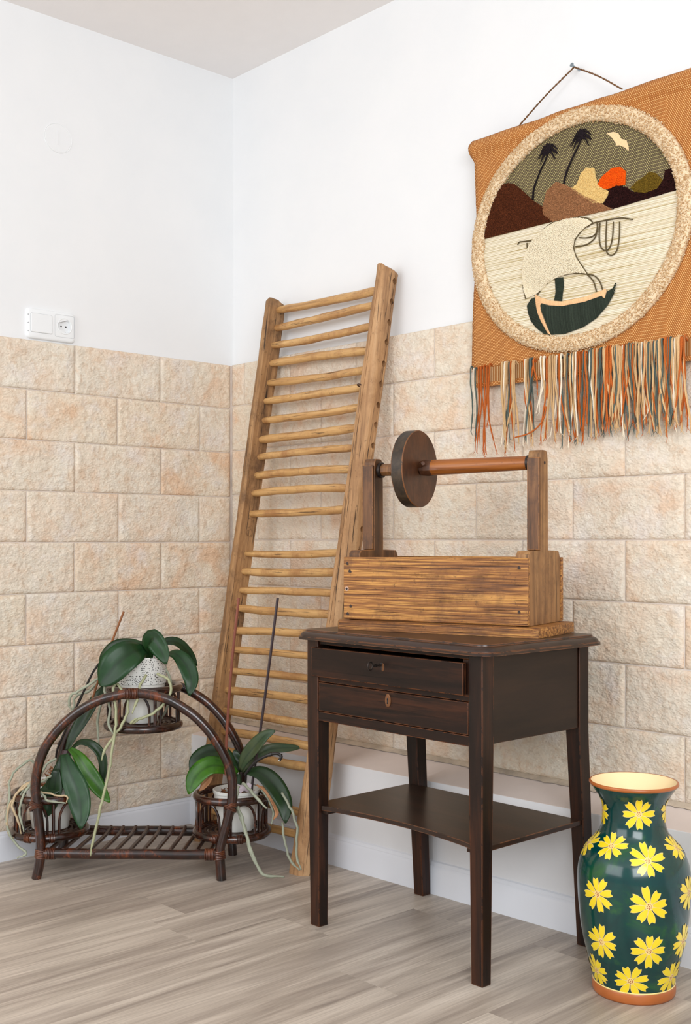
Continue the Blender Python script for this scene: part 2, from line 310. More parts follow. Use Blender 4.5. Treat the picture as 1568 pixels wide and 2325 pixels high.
def m_stone():
    t = NT('cast_sandstone'); v = t.coords('Object', (1, 1, 1), 37.0)
    big = t.noise(v, 7.0, 5, 0.6, 0.6)
    med = t.noise(v, 30, 8, 0.7, 0.8)
    col = t.ramp(big, [(0.30, srgb(243, 233, 215)), (0.45, srgb(243, 228, 206)), (0.55, srgb(244, 224, 200)), (0.66, srgb(240, 206, 174))])
    oi = t.n('ShaderNodeObjectInfo')
    col = t.mix(t.math('MULTIPLY', oi.outputs['Random'], 0.35), col, srgb(240, 232, 220))
    col = t.mix(t.ramp(med, [(0.50, (0, 0, 0, 1)), (0.72, (0.55, 0.55, 0.55, 1))]), col, srgb(214, 172, 132))
    pale = t.noise(v, 11, 5, 0.6)
    col = t.mix(t.ramp(pale, [(0.52, (0, 0, 0, 1)), (0.70, (0.6, 0.6, 0.6, 1))]), col, srgb(243, 236, 230))
    f1 = t.noise(t.coords('Object', (1, 1, 1), 37.0, (0.35, 0.5, 0.35)), 62, 9, 0.72, 1.0)
    f2 = t.noise(v, 190, 5, 0.65, 0.4)
    col = t.mix(t.ramp(f1, [(0.34, (0.30, 0.30, 0.30, 1)), (0.46, (0, 0, 0, 1))]), col, srgb(196, 160, 126))
    dn = t.n('ShaderNodeTexNoise'); t.set(dn, 'Vector', v); dn.inputs['Scale'].default_value = 45; dn.inputs['Detail'].default_value = 3
    dv = t.n('ShaderNodeVectorMath', operation='MULTIPLY_ADD'); t.set(dv, 0, dn.outputs['Color']); dv.inputs[1].default_value = (0.014, 0.014, 0.014); t.set(dv, 2, t.coords('Object', (1, 1, 1.5), 37.0, (0.5, 0.6, 0.5)))
    vo = t.n('ShaderNodeTexVoronoi'); t.set(vo, 'Vector', dv.outputs[0]); vo.inputs['Scale'].default_value = 105
    h = t.math('ADD', t.math('ADD', f1, t.math('MULTIPLY', f2, 0.3)), t.math('MULTIPLY', vo.outputs['Distance'], 0.55))
    t.bump(h, 0.75, 0.0065)
    t.b.inputs['Specular IOR Level'].default_value = 0.2
    return t.out(col, 0.9)
M_STONE = m_stone()
M_MORTAR = plain('grey_mortar', srgb(216, 203, 192), 0.95, 0.12, 0.6, 160)
M_PLASTER = plain('rough_plaster_patch', srgb(196, 180, 160), 0.95, 0.3, 0.8, 60)

def m_floor():
    t = NT('grey_oak_laminate')
    v = t.coords('Object', (17, 1.0, 1), 19.0)
    g = t.noise(v, 1.0, 10, 0.66, 0.7)
    v2 = t.coords('Object', (9, 0.8, 1), 31.0)
    s = t.noise(v2, 1.0, 7, 0.6, 0.9)
    vf = t.coords('Object', (220, 5, 1), 7.0)
    fg = t.noise(vf, 1.0, 3, 0.6)
    col = t.ramp(g, [(0.30, srgb(136, 124, 114)), (0.43, srgb(174, 161, 148)), (0.54, srgb(197, 184, 170)), (0.70, srgb(217, 205, 191))])
    col = t.mix(t.ramp(s, [(0.50, (0, 0, 0, 1)), (0.66, (0.62, 0.62, 0.62, 1))]), col, srgb(141, 127, 117))
    oi = t.n('ShaderNodeObjectInfo')
    col = t.mix(t.math('MULTIPLY', oi.outputs['Random'], 0.05), col, srgb(150, 140, 132))
    col = t.mix(t.ramp(fg, [(0.35, (0.35, 0.35, 0.35, 1)), (0.55, (0, 0, 0, 1))]), col, srgb(138, 124, 112))
    # knots
    vk = t.coords('Object', (2.6, 1.1, 1), 11.0)
    vo = t.n('ShaderNodeTexVoronoi'); t.set(vo, 'Vector', vk); vo.inputs['Scale'].default_value = 1.0
    kn = t.ramp(vo.outputs['Distance'], [(0.0, (0.7, 0.7, 0.7, 1)), (0.07, (0, 0, 0, 1))])
    col = t.mix(kn, col, srgb(112, 100, 92))
    t.bump(t.math('ADD', fg, t.math('MULTIPLY', g, 0.6)), 0.10, 0.001)
    return t.out(col, 0.42)
M_FLOOR = m_floor()

# ------------------------------------------------------------------ the setting
CEIL_Z = 2.694
XR, YL = 4.3, -4.3          # how far the walls go on beyond the frame

fl = struct(build('floor', MB().box(-0.02, XR, YL, 0.02, -0.05, -0.009), M_FLOOR))
PW = 0.193
k = 0
x = 0.826 - PW * 4
cols = []
while x < XR:
    cols.append((max(x, 0.0), min(x + PW, XR))); x += PW
if cols[0][0] > 0: cols.insert(0, (0.0, cols[0][0]))
for ci, (x0, x1) in enumerate(cols):
    y1 = -0.886 if abs(x0 - 0.826) < 0.01 else -random.uniform(0.25, 1.25)
    segs = [(y1, -0.001)]
    while y1 > YL:
        segs.append((max(y1 - 1.28, YL), y1)); y1 -= 1.28
    for a, b in segs:
        if b - a < 0.03: continue
        g = 0.00018
        cx, cy = (x0 + x1) / 2, (a + b) / 2
        hx, hy_ = (x1 - x0) / 2, (b - a) / 2
        mb = MB()
        mb.loft([[(-hx + g, -hy_ + g, -0.009), (hx - g, -hy_ + g, -0.009), (hx - g, hy_ - g, -0.009), (-hx + g, hy_ - g, -0.009)],
                 [(-hx + g, -hy_ + g, -0.0006), (hx - g, -hy_ + g, -0.0006), (hx - g, hy_ - g, -0.0006), (-hx + g, hy_ - g, -0.0006)],
                 [(-hx + 2 * g, -hy_ + 2 * g, 0), (hx - 2 * g, -hy_ + 2 * g, 0), (hx - 2 * g, hy_ - 2 * g, 0), (-hx + 2 * g, hy_ - 2 * g, 0)]])
        build('floor_plank', mb, M_FLOOR, fl, Matrix.Translation((cx, cy, 0)))

struct(build('ceiling', MB().box(-0.15, XR, YL, 0.15, CEIL_Z, CEIL_Z + 0.1), M_CEIL))
wl = struct(build('wall_left', MB().box(-0.15, 0.0, YL, 0.15, -0.05, CEIL_Z), M_PAINT))
wr = struct(build('wall_right', MB().box(0.0, XR, 0.0, 0.15, -0.05, CEIL_Z), M_PAINT))

LZ = [1.636, 1.477, 1.317, 1.156, 0.992, 0.829, 0.666, 0.504, 0.340, 0.173, 0.090]
RZ = [1.637, 1.486, 1.324, 1.163, 1.000, 0.840, 0.680, 0.515, 0.350]
build('mortar_bed', MB().box(0.0, 0.0222, YL, -0.0005, 0.05, 1.634), M_MORTAR, wl, I4)
build('mortar_bed', MB().box(0.0222, XR, -0.0222, -0.0003, 0.30, 1.635), M_MORTAR, wr, I4)

def stone(h0, h1, z0, z1, wall, parent):
    """one split-faced stone; h = distance along the wall, depth comes out of the wall"""
    gap = random.uniform(0.0008, 0.0020)
    h0 += gap; h1 -= gap; z0 += gap; z1 -= gap
    if h1 - h0 < 0.02: return
    cell = 0.0052 if (h0 < (1.05 if wall == 'L' else 2.05)) else 0.013
    n = max(4, int((h1 - h0) / cell)); m = max(3, int((z1 - z0) / cell))
    ch, cz = (h0 + h1) / 2, (z0 + z1) / 2
    sx, sy, sz = random.random() * 50, random.random() * 50, random.random() * 50
    tilt = random.uniform(-0.008, 0.008); tilt2 = random.uniform(-0.01, 0.01)
    mb = MB(); v = []; f = []
    def pt(h, z, d):
        if wall == 'L': return (d, -(h - ch), z - cz)
        return (h - ch, -d, z - cz)
    for j in range(m + 1):
        for i in range(n + 1):
            h = h0 + (h1 - h0) * i / n; z = z0 + (z1 - z0) * j / m
            e = min(i, n - i, j, m - j)
            if 0 < e:
                h += random.uniform(-0.0010, 0.0010); z += random.uniform(-0.0010, 0.0010)
            p3 = Vector(((h * 0.9 + z * 0.45) * 42 + sx, (z * 0.9 - h * 0.45) * 70 + sy, sz))
            p3 = p3 + Vector((noise.noise(p3 * 0.9), noise.noise(p3 * 0.9 + Vector((9, 9, 9))), 0)) * 0.5
            c3 = noise.voronoi(p3)[1][0]
            ta = noise.cell_vector(Vector((c3.x * 7.1, c3.y * 7.1, c3.z * 3 + 0.5)))
            dl = p3 - c3
            q1 = dl.x * (ta.x - 0.5) + dl.y * (ta.y - 0.5) * 0.9 + (ta.z - 0.5) * 0.35
            q2 = noise.noise((h * 100 + z * 60 + sy, z * 150 - h * 40 + sx, sz + 9))
            d = 0.0270 + 0.0040 * noise.fractal((h * 9 + sx, z * 11 + sy, sz), 0.9, 2.1, 2) + 0.0062 * q1 - 0.0014 * (abs(q2) * 2 - 0.5) + tilt * (h - ch) + tilt2 * (z - cz)
            d = max(0.0242, min(d, 0.0345))
            if e == 0: d = 0.0232 + 0.0006 * noise.noise((h * 60, z * 60, sz))
            elif e == 1: d = 0.5 * d + 0.5 * 0.0252
            v.append(pt(h, z, d))
    N = (n + 1) * (m + 1)
    for j in range(m):
        for i in range(n):
            a = j * (n + 1) + i
            q = (a, a + 1, a + n + 2, a + n + 1)
            f.append(q if wall == 'R' else tuple(reversed(q)))
    # sides going back to the mortar
    border = [i for i in range(n + 1)] + [j * (n + 1) + n for j in range(1, m + 1)] + [m * (n + 1) + i for i in range(n - 1, -1, -1)] + [j * (n + 1) for j in range(m - 1, 0, -1)]
    for b_ in border:
        p = v[b_]
        v.append((0.017, p[1], p[2]) if wall == 'L' else (p[0], -0.017, p[2]))
    kb = len(border)
    for i in range(kb):
        a, b2 = border[i], border[(i + 1) % kb]; c, d2 = N + (i + 1) % kb, N + i
        q = (b2, a, d2, c)
        f.append(q if wall == 'R' else tuple(reversed(q)))
    mb.add(v, f)
    fr = Matrix.Translation((0, -ch, cz)) if wall == 'L' else Matrix.Translation((ch, 0, cz))
    build('stone_tile', mb, M_STONE, parent, fr, smooth=True, angle=75)

def course(seams, z0, z1, wall, parent):
    for a, b in zip(seams, seams[1:]): stone(a, b, z0, z1, wall, parent)

for r in range(10):
    s = [0.0]
    y = 0.3292 if r % 2 == 0 else 0.1656
    s = [0.0285]
    while y < 3.4:
        s.append(y + random.uniform(-0.003, 0.003)); y += 0.3335
    course(s, LZ[r + 1], LZ[r], 'L', wl)
for r in range(8):
    base = [0.0275, 0.355, 0.685, 1.026, 1.359, 1.692] if r % 2 == 0 else [0.0275, 0.178, 0.5145, 0.853, 1.1905, 1.5287, 1.8625]
    if r == 0: base = [0.0275, 0.0994, 0.355, 0.685, 1.026, 1.359, 1.692]
    y = base[-1]
    while y < 3.6:
        y += 0.335; base.append(y)
    course(base, RZ[r + 1], RZ[r], 'R', wr)

# boxed-in ledge along the right wall, its front face slightly out of parallel
def yf(x): return -0.2045 + 0.0335 * x
b = MB()
x0, x1 = 0.021, XR
b.add([(x0, yf(x0), 0), (x1, yf(x1), 0), (x1, 0, 0), (x0, 0, 0), (x0, yf(x0), 0.314), (x1, yf(x1), 0.314), (x1, 0, 0.347), (x0, 0, 0.347)],
      [(0,3,2,1),(0,1,5,4),(1,2,6,5),(2,3,7,6),(3,0,4,7)])
b.f.append([4,5,6,7]); b.m.append(1)
o = struct(build('trim_1', b, [M_LEDGE, M_LEDGET], bevel=0.002))
# crumbling plaster line between the ledge and the stones
b = MB()
v = []; f = []
N = 260
for i in range(N + 1):
    x = 0.03 + (2.6 - 0.03) * i / N
    w = 0.006 + 0.010 * abs(noise.noise((x * 30, 3, 1))) + 0.006 * noise.noise((x * 90, 1, 1))
    v += [(x, -0.019, 0.3555 + 0.004 * noise.noise((x * 50, 0, 5))), (x, -0.026 - w * 0.6, 0.349), (x, -0.030 - w * 1.5, 0.3425)]
    if i: 
        a = (i - 1) * 3
        f += [(a, a + 1, a + 4, a + 3), (a + 1, a + 2, a + 5, a + 4)]
b.add(v, f)
build('plaster_line', b, M_PLASTER, wr, I4, smooth=True)

def skirting(name, pts_fn, length0, length1, mat):
    prof = [(0.0, 0.0), (0.0125, 0.0), (0.0125, 0.072), (0.0105, 0.077), (0.0085, 0.080), (0.0085, 0.083), (0.005, 0.090), (0.0, 0.093)]
    b = MB()
    b.loft([[pts_fn(s, d, z) for d, z in prof] for s in (length0, length1)])
    return struct(build(name, b, mat, smooth=True, angle=25))
skirting('baseboard_right', lambda s, d, z: (s, yf(s) - d, z), 0.021, XR, M_TRIM)
skirting('baseboard_left', lambda s, d, z: (0.0215 + d, -s, z), 0.206, -YL, M_TRIM)

# ------------------------------------------------------------------ things on the walls
M_PLASTIC = plain('white_switch_plastic', srgb(238, 240, 241), 0.3, 0.005)
M_DARKHOLE = plain('dark_hole', srgb(40, 40, 42), 0.8)
M_STEEL = plain('zinc_steel', srgb(150, 165, 175), 0.35, 0.05, Metallic=0.8)

def rrect(w, h, r, n=5):
    out = []
    for cx, cy, a0 in ((w / 2 - r, h / 2 - r, 0), (-w / 2 + r, h / 2 - r, PI / 2), (-w / 2 + r, -h / 2 + r, PI), (w / 2 - r, -h / 2 + r, 1.5 * PI)):
        for i in range(n + 1):
            a = a0 + PI / 2 * i / n
            out.append((cx + r * math.cos(a), cy + r * math.sin(a)))
    return out

sw = thing('switch_and_socket', 'white double plate with light switch and round socket on the left wall', 'switch', (0, -0.738, 1.692))
def plate(w, h, r, cy, cz, levels):
    b = MB(); rings = []
    for d, ins in levels:
        rings.append([(d, cy - a, cz + c) for a, c in rrect(w - 2 * ins, h - 2 * ins, max(r - ins, 0.001))])
    b.loft([list(reversed(q)) for q in rings]); return b
# plate with a real round opening for the socket
b = MB()
PWD, PHT = 0.174, 0.098
outer = [(a, c) for a, c in rrect(PWD, PHT, 0.014, 8)]
scy, scz, sr = -0.047, 0.003, 0.0255       # socket centre in plate coordinates (to the right is minus a)
def ringat(pts, d, ins):
    return [(d, -0.738 + (-a * (1 - 2 * ins / PWD)), 1.692 + c * (1 - 2 * ins / PHT)) for a, c in pts]
outs = [ringat(outer, 0.0, 0), ringat(outer, 0.006, 0.0008), ringat(outer, 0.0095, 0.0035), ringat(outer, 0.011, 0.008)]
hole = []
for a, c in outer:
    ang = math.atan2(c - scz, a - scy)
    hole.append((0.011, -0.738 - (scy + sr * math.cos(ang)), 1.692 + scz + sr * math.sin(ang)))
b.loft(outs + [hole], cap0=True, cap1=False)
build('plate', b, M_PLASTIC, sw, I4, smooth=True, angle=50)
b = MB(); wy, wz = -0.738 - scy, 1.692 + scz
n = 32
cir = lambda d, r: [(d, wy - r * math.cos(2 * PI * i / n), wz + r * math.sin(2 * PI * i / n)) for i in range(n)]
b.loft([cir(0.0112, sr + 0.0012), cir(0.0125, sr), cir(0.0120, sr - 0.0012), cir(0.0025, sr - 0.0028)], cap0=False)
so = build('socket', b, M_PLASTIC, sw, I4, smooth=True, angle=40)
for dy in (-0.0085, 0.0085):
    b = MB(); b.loft([[(d, wy + dy + 0.0028 * math.cos(2 * PI * i / 12), wz + 0.0028 * math.sin(2 * PI * i / 12)) for i in range(12)] for d in (0.0015, 0.0030)])
    build('pin_hole', b, M_DARKHOLE, so, I4)
for dz in (-0.0205, 0.0205):
    build('earth_clip', MB().box(0.003, 0.010, wy - 0.004, wy + 0.004, wz + dz - 0.0018, wz + dz + 0.0018), M_DARKHOLE, so, I4)
b = MB(); b.tube([(0.0108, wy - a, wz + c) for a, c in rrect(0.070, 0.072, 0.006)], 0.0006, 5, closed=True)
build('surround_shade_line', b, plain('grey_seam_shade', srgb(190, 192, 195), 0.7), sw, I4)  # grey outline paints in the shadow around the socket insert
b = plate(0.0745, 0.060, 0.005, -0.738 - 0.036 * -1 - 0.072, 1.692 + 0.002, [(0.009, 0), (0.0125, 0.0), (0.0138, 0.0015)])
build('rocker', b, M_PLASTIC, sw, I4, smooth=True, angle=30)
b = plate(0.0762, 0.0617, 0.005, -0.738 - 0.036 * -1 - 0.072, 1.692 + 0.002, [(0.009, 0), (0.01125, 0.0)])
build('rocker_gap', b, plain('grey_gap', srgb(170, 172, 175), 0.7), sw, I4)
for dz in (-0.026, 0.0, 0.026):
    b = MB(); b.loft([[(d, -0.738 - 0.0805 + 0.0022 * math.cos(2 * PI * i / 10), 1.692 + dz + 0.0022 * math.sin(2 * PI * i / 10)) for i in range(10)] for d in (0.008, 0.0104)])
    build('screw_hole', b, M_DARKHOLE, sw, I4)

jc = thing('junction_box_cover', 'round painted-over blank cover, barely visible high on the white left wall', 'cover', (0, -0.709, 2.306))
b = MB(); n = 40
b.loft([[(d, -0.709 - r * math.cos(2 * PI * i / n), 2.306 + r * 0.96 * math.sin(2 * PI * i / n)) for i in range(n)] for d, r in ((0.0, 0.050), (0.0018, 0.0495), (0.0005, 0.0475), (0.0014, 0.0465))])
build('disc', b, M_PAINT, jc, I4, smooth=True, angle=30)
build('slot', MB().box(0.001, 0.0024, -0.7105, -0.7085, 2.285, 2.33), M_PAINT, jc, I4, bevel=0.0005)

nl = thing('nail', 'small zinc nail in the white wall holding up the wall hanging cord', 'nail', (1.535, 0, 2.262))
b = MB(); b.tube([(1.535, 0.0, 2.262), (1.5335, -0.032, 2.268)], 0.0022, 8); build('shank', b, M_STEEL, nl, I4, smooth=True)
b = MB(); b.tube([(1.5335, -0.032, 2.268), (1.5333, -0.0345, 2.2685)], 0.0058, 12); build('head', b, M_STEEL, nl, I4, smooth=True)

# ------------------------------------------------------------------ ladder / rack against the wall
M_RAIL = wood('weathered_rail_wood', srgb(112, 78, 50), srgb(186, 142, 98), srgb(214, 176, 132), axis=2, along=2.2, across=30, rough=0.7, bump=0.6, dirt=srgb(150, 108, 70), cracks=0.9, spots=0.5)
M_RAIL2 = wood('dirty_rail_wood', srgb(78, 52, 32), srgb(156, 116, 76), srgb(204, 160, 110), axis=2, along=2.2, across=30, rough=0.75, bump=0.6, dirt=srgb(84, 58, 38), cracks=0.9, spots=0.6)
M_RUNG = wood('rung_wood', srgb(120, 82, 46), srgb(194, 148, 92), srgb(222, 182, 124), axis=0, along=3, across=45, rough=0.5, bump=0.5, rnd=9.0, cracks=0.8, spots=0.5, dirt=srgb(156, 106, 62), thr=(0.25, 0.45, 0.7))
LEAN = math.atan2(0.255, 1.83)
LX = 0.52
lad = thing('hay_rack_ladder', 'old wooden ladder rack with many thin rungs leaning on the stone wall', 'ladder', (LX, -0.300, 0), (-LEAN, 0, 0))
LF = MATRIX[lad.name]
def lx(side, t):
    """inner face, outer face of a rail at length t"""
    k = t / 1.86
    if side == 'L': return 0.255 + (0.322 - 0.255) * k, 0.2035 + (0.280 - 0.2035) * k
    return 0.7255 + (0.8335 - 0.7255) * k, 0.797 + (0.8755 - 0.797) * k
def rail(side, top):
    rings = []
    for i in range(64):
        t = top * i / 63
        a, o_ = lx(side, t); w = abs(o_ - a); sg = 1 if o_ > a else -1
        hd = (0.037 if side == 'R' else 0.0375) * (1 + 0.03 * noise.noise((t * 3, 1, 7 if side == 'L' else 2)))
        if side == 'R' and t < 0.45: hd *= 1 + 0.22 * (1 - t / 0.45)
        ring = []
        flat = 5
        for j in range(flat):
            y = -hd * 0.86 + 2 * hd * 0.86 * j / (flat - 1)
            ring.append((a, y))
        m = 15
        for j in range(m):
            ph = PI / 2 - PI * (j + 0.5) / m
            cx_ = abs(math.cos(ph)) ** (2 / 3.0); sy_ = (1 if math.sin(ph) > 0 else -1) * abs(math.sin(ph)) ** (2 / 2.6)
            ring.append((a + sg * w * cx_, hd * sy_))
        if sg < 0: ring = list(reversed(ring))
        out = []
        for j, (xx, yy) in enumerate(ring):
            q = 0.0016 * noise.noise((xx * 60, yy * 60, t * 9)) + 0.0008 * noise.noise((xx * 200, yy * 200, t * 25))
            xx += q; yy += q
            tt = t
            if i == 0: tt = yy * math.tan(LEAN)
            if i == 63: tt += -0.018 * abs((xx - a) / w) ** 2 - 0.012 * max(0, yy / hd) + 0.004 * noise.noise((xx * 150, yy * 150, 3))
            out.append((xx - LX, yy, tt))
        rings.append(out)
    mx = sum(p[0] for p in rings[-1]) / len(rings[-1])
    rings.append([(mx + 0.90 * (p[0] - mx), p[1] * 0.90, p[2] + 0.004) for p in rings[-1]])
    return MB().loft(rings)
left_rail = build('rail', rail('L', 1.84), M_RAIL2, lad, LF, smooth=True, angle=50)
right_rail = build('rail', rail('R', 1.866), M_RAIL, lad, LF, smooth=True, angle=50)

# round through-holes and the long drying crack in the right rail
cut = MB()
hts = [1.819, 1.755, 1.689, 1.627, 1.559, 1.496, 1.430, 1.368, 1.303, 1.236, 1.175, 1.112, 1.045, 0.975]
for t in hts:
    a, o_ = lx('R', t)
    cut.tube([(o_ - 0.018 - LX, 0.012, t - 0.001), (o_ + 0.01 - LX, 0.012, t)], 0.0098, 14)
rr_ = []
for i in range(15):
    t = 0.86 + (1.90 - 0.86) * i / 14
    a, o_ = lx('R', t); yy = 0.012 + 0.002 * noise.noise((t * 5, 2, 2)); w = 0.0011
    rr_.append([(o_ - 0.010 - LX, yy - w, t), (o_ + 0.01 - LX, yy - w, t), (o_ + 0.01 - LX, yy + w, t), (o_ - 0.010 - LX, yy + w, t)])
cut.loft(rr_)
rr_ = []
for i in range(15):
    t = 0.62 + (1.90 - 0.62) * i / 14
    a, o_ = lx('R', t); xx = a + 0.020 + 0.004 * noise.noise((t * 3, 4, 2)) - LX; w = 0.0007
    rr_.append([(xx - w, -0.06, t), (xx + w, -0.06, t), (xx + w, -0.029, t), (xx - w, -0.029, t)])
cut.loft(rr_)
co = build('cutter', cut, M_DARKHOLE, None, LF)
def boolean(target, cutter):
    md = target.modifiers.new('b', 'BOOLEAN'); md.object = cutter; md.operation = 'DIFFERENCE'; md.solver = 'EXACT'; md.use_self = True; md.use_hole_tolerant = True
    bpy.context.view_layer.update()
    dg = bpy.context.evaluated_depsgraph_get()
    me = bpy.data.meshes.new_from_object(target.evaluated_get(dg))
    target.modifiers.clear()
    if len(me.polygons) > 50: target.data = me
boolean(right_rail, co)
bpy.data.objects.remove(co)

for i, (ta, tb) in enumerate(RUNGS):
    if i > 15 and i < 21: pass
    ty = random.uniform(-0.003, 0.003) + 0.004
    xa = lx('L', ta)[0] - 0.014; xb = lx('R', tb)[0] + 0.012
    bend = random.uniform(-0.006, 0.006); bo = random.uniform(-0.004, 0.004); rad = random.uniform(0.0122, 0.0142)
    rings = []; n = 16; sd = random.random() * 90
    for k in range(n + 1):
        s = k / n; xx = xa + (xb - xa) * s - LX
        zz = ta + (tb - ta) * s + bend * math.sin(PI * s) + 0.0018 * noise.noise((s * 6, sd, 0)); yy = ty + bo * math.sin(PI * s)
        e = min(s, 1 - s) / 0.10
        r = rad * (0.72 + 0.28 * min(1, e)) * (1 + 0.10 * noise.noise((s * 7, sd, 3)))
        ring = []
        for j in range(10):
            an = 2 * PI * j / 10
            q = r * (1 + 0.07 * noise.noise((math.cos(an) * 1.3 + sd, math.sin(an) * 1.3, s * 4)))
            ring.append((xx, yy + q * math.cos(an), zz + q * math.sin(an)))
        rings.append(ring)
    build('rung', MB().loft(rings), M_RUNG, lad, LF, smooth=True, angle=60)
# the broken stub left in the socket and a bent wire staple
b = MB(); b.tube([(lx('L', 1.035)[0] - 0.004 - LX, 0.004, 1.035), (lx('L', 1.035)[0] + 0.004 - LX, 0.004, 1.035)], 0.0095, 9, rough=0.2)
build('broken_rung_stub', b, M_RAIL2, lad, LF, smooth=True)
b = MB(); a = lx('R', 1.485)[0] - LX
b.tube(catmull([(a - 0.018, -0.010, 1.487), (a - 0.015, -0.028, 1.488), (a - 0.004, -0.037, 1.489), (a + 0.008, -0.038, 1.486), (a + 0.012, -0.034, 1.482)], 4), 0.0022, 6)
build('wire_staple', b, plain('rusty_wire', srgb(70, 45, 35), 0.6), lad, LF, smooth=True)

# ------------------------------------------------------------------ dark side table with two drawers
DK, MD, LT = srgb(15, 9, 7), srgb(34, 20, 14), srgb(74, 40, 23)
M_TAB_Z = wood('dark_stained_wood_upright', DK, MD, LT, axis=2, along=2, across=22, rough=0.40, bump=0.15, edge=srgb(150, 88, 50), coat=0.0, cracks=0.4, spec=0.3)
M_TAB_X = wood('dark_stained_wood_long', DK, MD, LT, axis=0, along=2, across=22, rough=0.42, bump=0.15, edge=srgb(150, 88, 50), coat=0.0, cracks=0.5, spec=0.25)
M_TAB_Y = wood('dark_stained_panel', srgb(24, 16, 12), srgb(38, 26, 19), srgb(52, 35, 25), axis=1, along=2, across=14, rough=0.42, bump=0.1, edge=srgb(110, 64, 38), coat=0.0, spec=0.3)
M_TOP = wood('dark_table_top', srgb(28, 18, 13), srgb(46, 30, 22), srgb(66, 44, 31), axis=0, along=2, across=16, rough=0.30, bump=0.1, edge=srgb(150, 92, 54), coat=0.0, spec=0.45)
M_BRASS = plain('worn_brown_brass', srgb(112, 74, 46), 0.45, 0.25, 0.2, 60, Metallic=0.4)
M_IRON = plain('dark_iron_key', srgb(58, 50, 46), 0.4, 0.1, Metallic=0.7)

tb = thing('side_table', 'dark brown wooden side table with two drawers and a low shelf', 'table', (1.405, -0.395, 0))
def leg(tx0, tx1, ty0, ty1, bx0, bx1, by0, by1):
    r = []
    for z, k in ((0.002, 0), (0.0, 0), (0.30, 0.55), (0.53, 1), (0.744, 1)):
        x0_, x1_ = bx0 + (tx0 - bx0) * k, bx1 + (tx1 - bx1) * k
        y0_, y1_ = by0 + (ty0 - by0) * k, by1 + (ty1 - by1) * k
        r.append([(x0_, y0_, z), (x1_, y0_, z), (x1_, y1_, z), (x0_, y1_, z)])
    return MB().loft(r[1:])
T = dict(FL=(1.105, 1.147, -0.596, -0.556, 1.118, 1.1515, -0.5955, -0.565), FR=(1.659, 1.700, -0.596, -0.556, 1.665, 1.698, -0.5935, -0.5635),
         BL=(1.105, 1.147, -0.232, -0.193, 1.124, 1.158, -0.2135, -0.1815), BR=(1.659, 1.700, -0.232, -0.193, 1.677, 1.7095, -0.2105, -0.1795))
for k_ in ('FL', 'FR', 'BL', 'BR'):
    build('leg', leg(*T[k_]), M_TAB_Z, tb, I4, bevel=0.0018)
# top with moulded edge
def outline(x0, x1, y0, y1, r, z, n=7):
    return [((x0 + x1) / 2 + a, (y0 + y1) / 2 + c, z) for a, c in rrect(x1 - x0, y1 - y0, max(r, 0.002), n)]
rings = []
for z, ins in ((0.7430, 0.004), (0.7430, 0.0), (0.7500, 0.0), (0.7508, 0.0035), (0.7535, 0.0045), (0.7580, 0.0072), (0.7615, 0.0120), (0.7628, 0.0165), (0.7632, 0.0185), (0.7672, 0.0192), (0.7680, 0.0205)):
    rings.append(outline(1.078 + ins, 1.737 - ins, -0.626 + ins, -0.166 - ins, 0.045 - ins, z))
build('table_top', MB().loft(rings), M_TOP, tb, I4, smooth=True, angle=28)
bx = lambda *a: MB().box(*a)
build('side_panel', bx(1.676, 1.6965, -0.557, -0.2345, 0.540, 0.743), M_TAB_Y, tb, I4, bevel=0.001)
build('side_panel', bx(1.1085, 1.128, -0.557, -0.231, 0.540, 0.743), M_TAB_Y, tb, I4, bevel=0.001)
build('back_panel', bx(1.146, 1.660, -0.215, -0.197, 0.540, 0.743), M_TAB_X, tb, I4, bevel=0.001)
build('drawer_rail', bx(1.146, 1.660, -0.594, -0.560, 0.5335, 0.5575), M_TAB_X, tb, I4, bevel=0.001)
build('drawer_rail', bx(1.146, 1.660, -0.592, -0.560, 0.6345, 0.6475), M_TAB_X, tb, I4, bevel=0.001)
build('drawer_rail', bx(1.146, 1.660, -0.590, -0.560, 0.7300, 0.743), M_TAB_X, tb, I4, bevel=0.001)
build('drawer_divider', bx(1.640, 1.660, -0.5925, -0.560, 0.6475, 0.7300), M_TAB_Z, tb, I4, bevel=0.001)
# upper drawer, pulled slightly out, its front a little proud
d1 = build('drawer', bx(1.134, 1.653, -0.6075, -0.5965, 0.6490, 0.7235), M_TAB_X, tb, I4, bevel=0.0015)
d1['label'] = 'upper drawer with an iron key in the lock'
build('drawer_box', bx(1.150, 1.638, -0.598, -0.25, 0.652, 0.716), M_TAB_X, d1, I4)
d2 = build('drawer', bx(1.1485, 1.6575, -0.5945, -0.575, 0.5590, 0.6330), M_TAB_X, tb, I4, bevel=0.0015)
d2['label'] = 'lower drawer with a brown oval keyhole plate'
def ellipse_prism(cx, cz, a, c, y0, y1, n=24, lean=1):
    return MB().loft([list(reversed([(cx + a * s * math.cos(2 * PI * i / n), y, cz + c * s * math.sin(2 * PI * i / n)) for i in range(n)])) for y, s in ((y1, 1), (y0 + 0.0008, 1), (y0, 0.9))])
build('escutcheon', ellipse_prism(1.4025, 0.6115, 0.0095, 0.0165, -0.5970, -0.5940), M_BRASS, d2, I4, smooth=True, angle=30)
b = ellipse_prism(1.4025, 0.6150, 0.0026, 0.0030, -0.5976, -0.5965); b.box(1.4012, 1.4038, -0.5976, -0.5965, 0.604, 0.614); b.box(1.4005, 1.4045, -0.5976, -0.5965, 0.6035, 0.6065)
build('keyhole', b, M_DARKHOLE, d2, I4)
b = ellipse_prism(1.392, 0.6995, 0.0032, 0.0036, -0.6082, -0.6070); b.box(1.3905, 1.3935, -0.6082, -0.6070, 0.6855, 0.698)
build('keyhole', b, M_DARKHOLE, d1, I4)
b = ellipse_prism(1.3965, 0.6925, 0.0055, 0.0105, -0.6079, -0.6070)
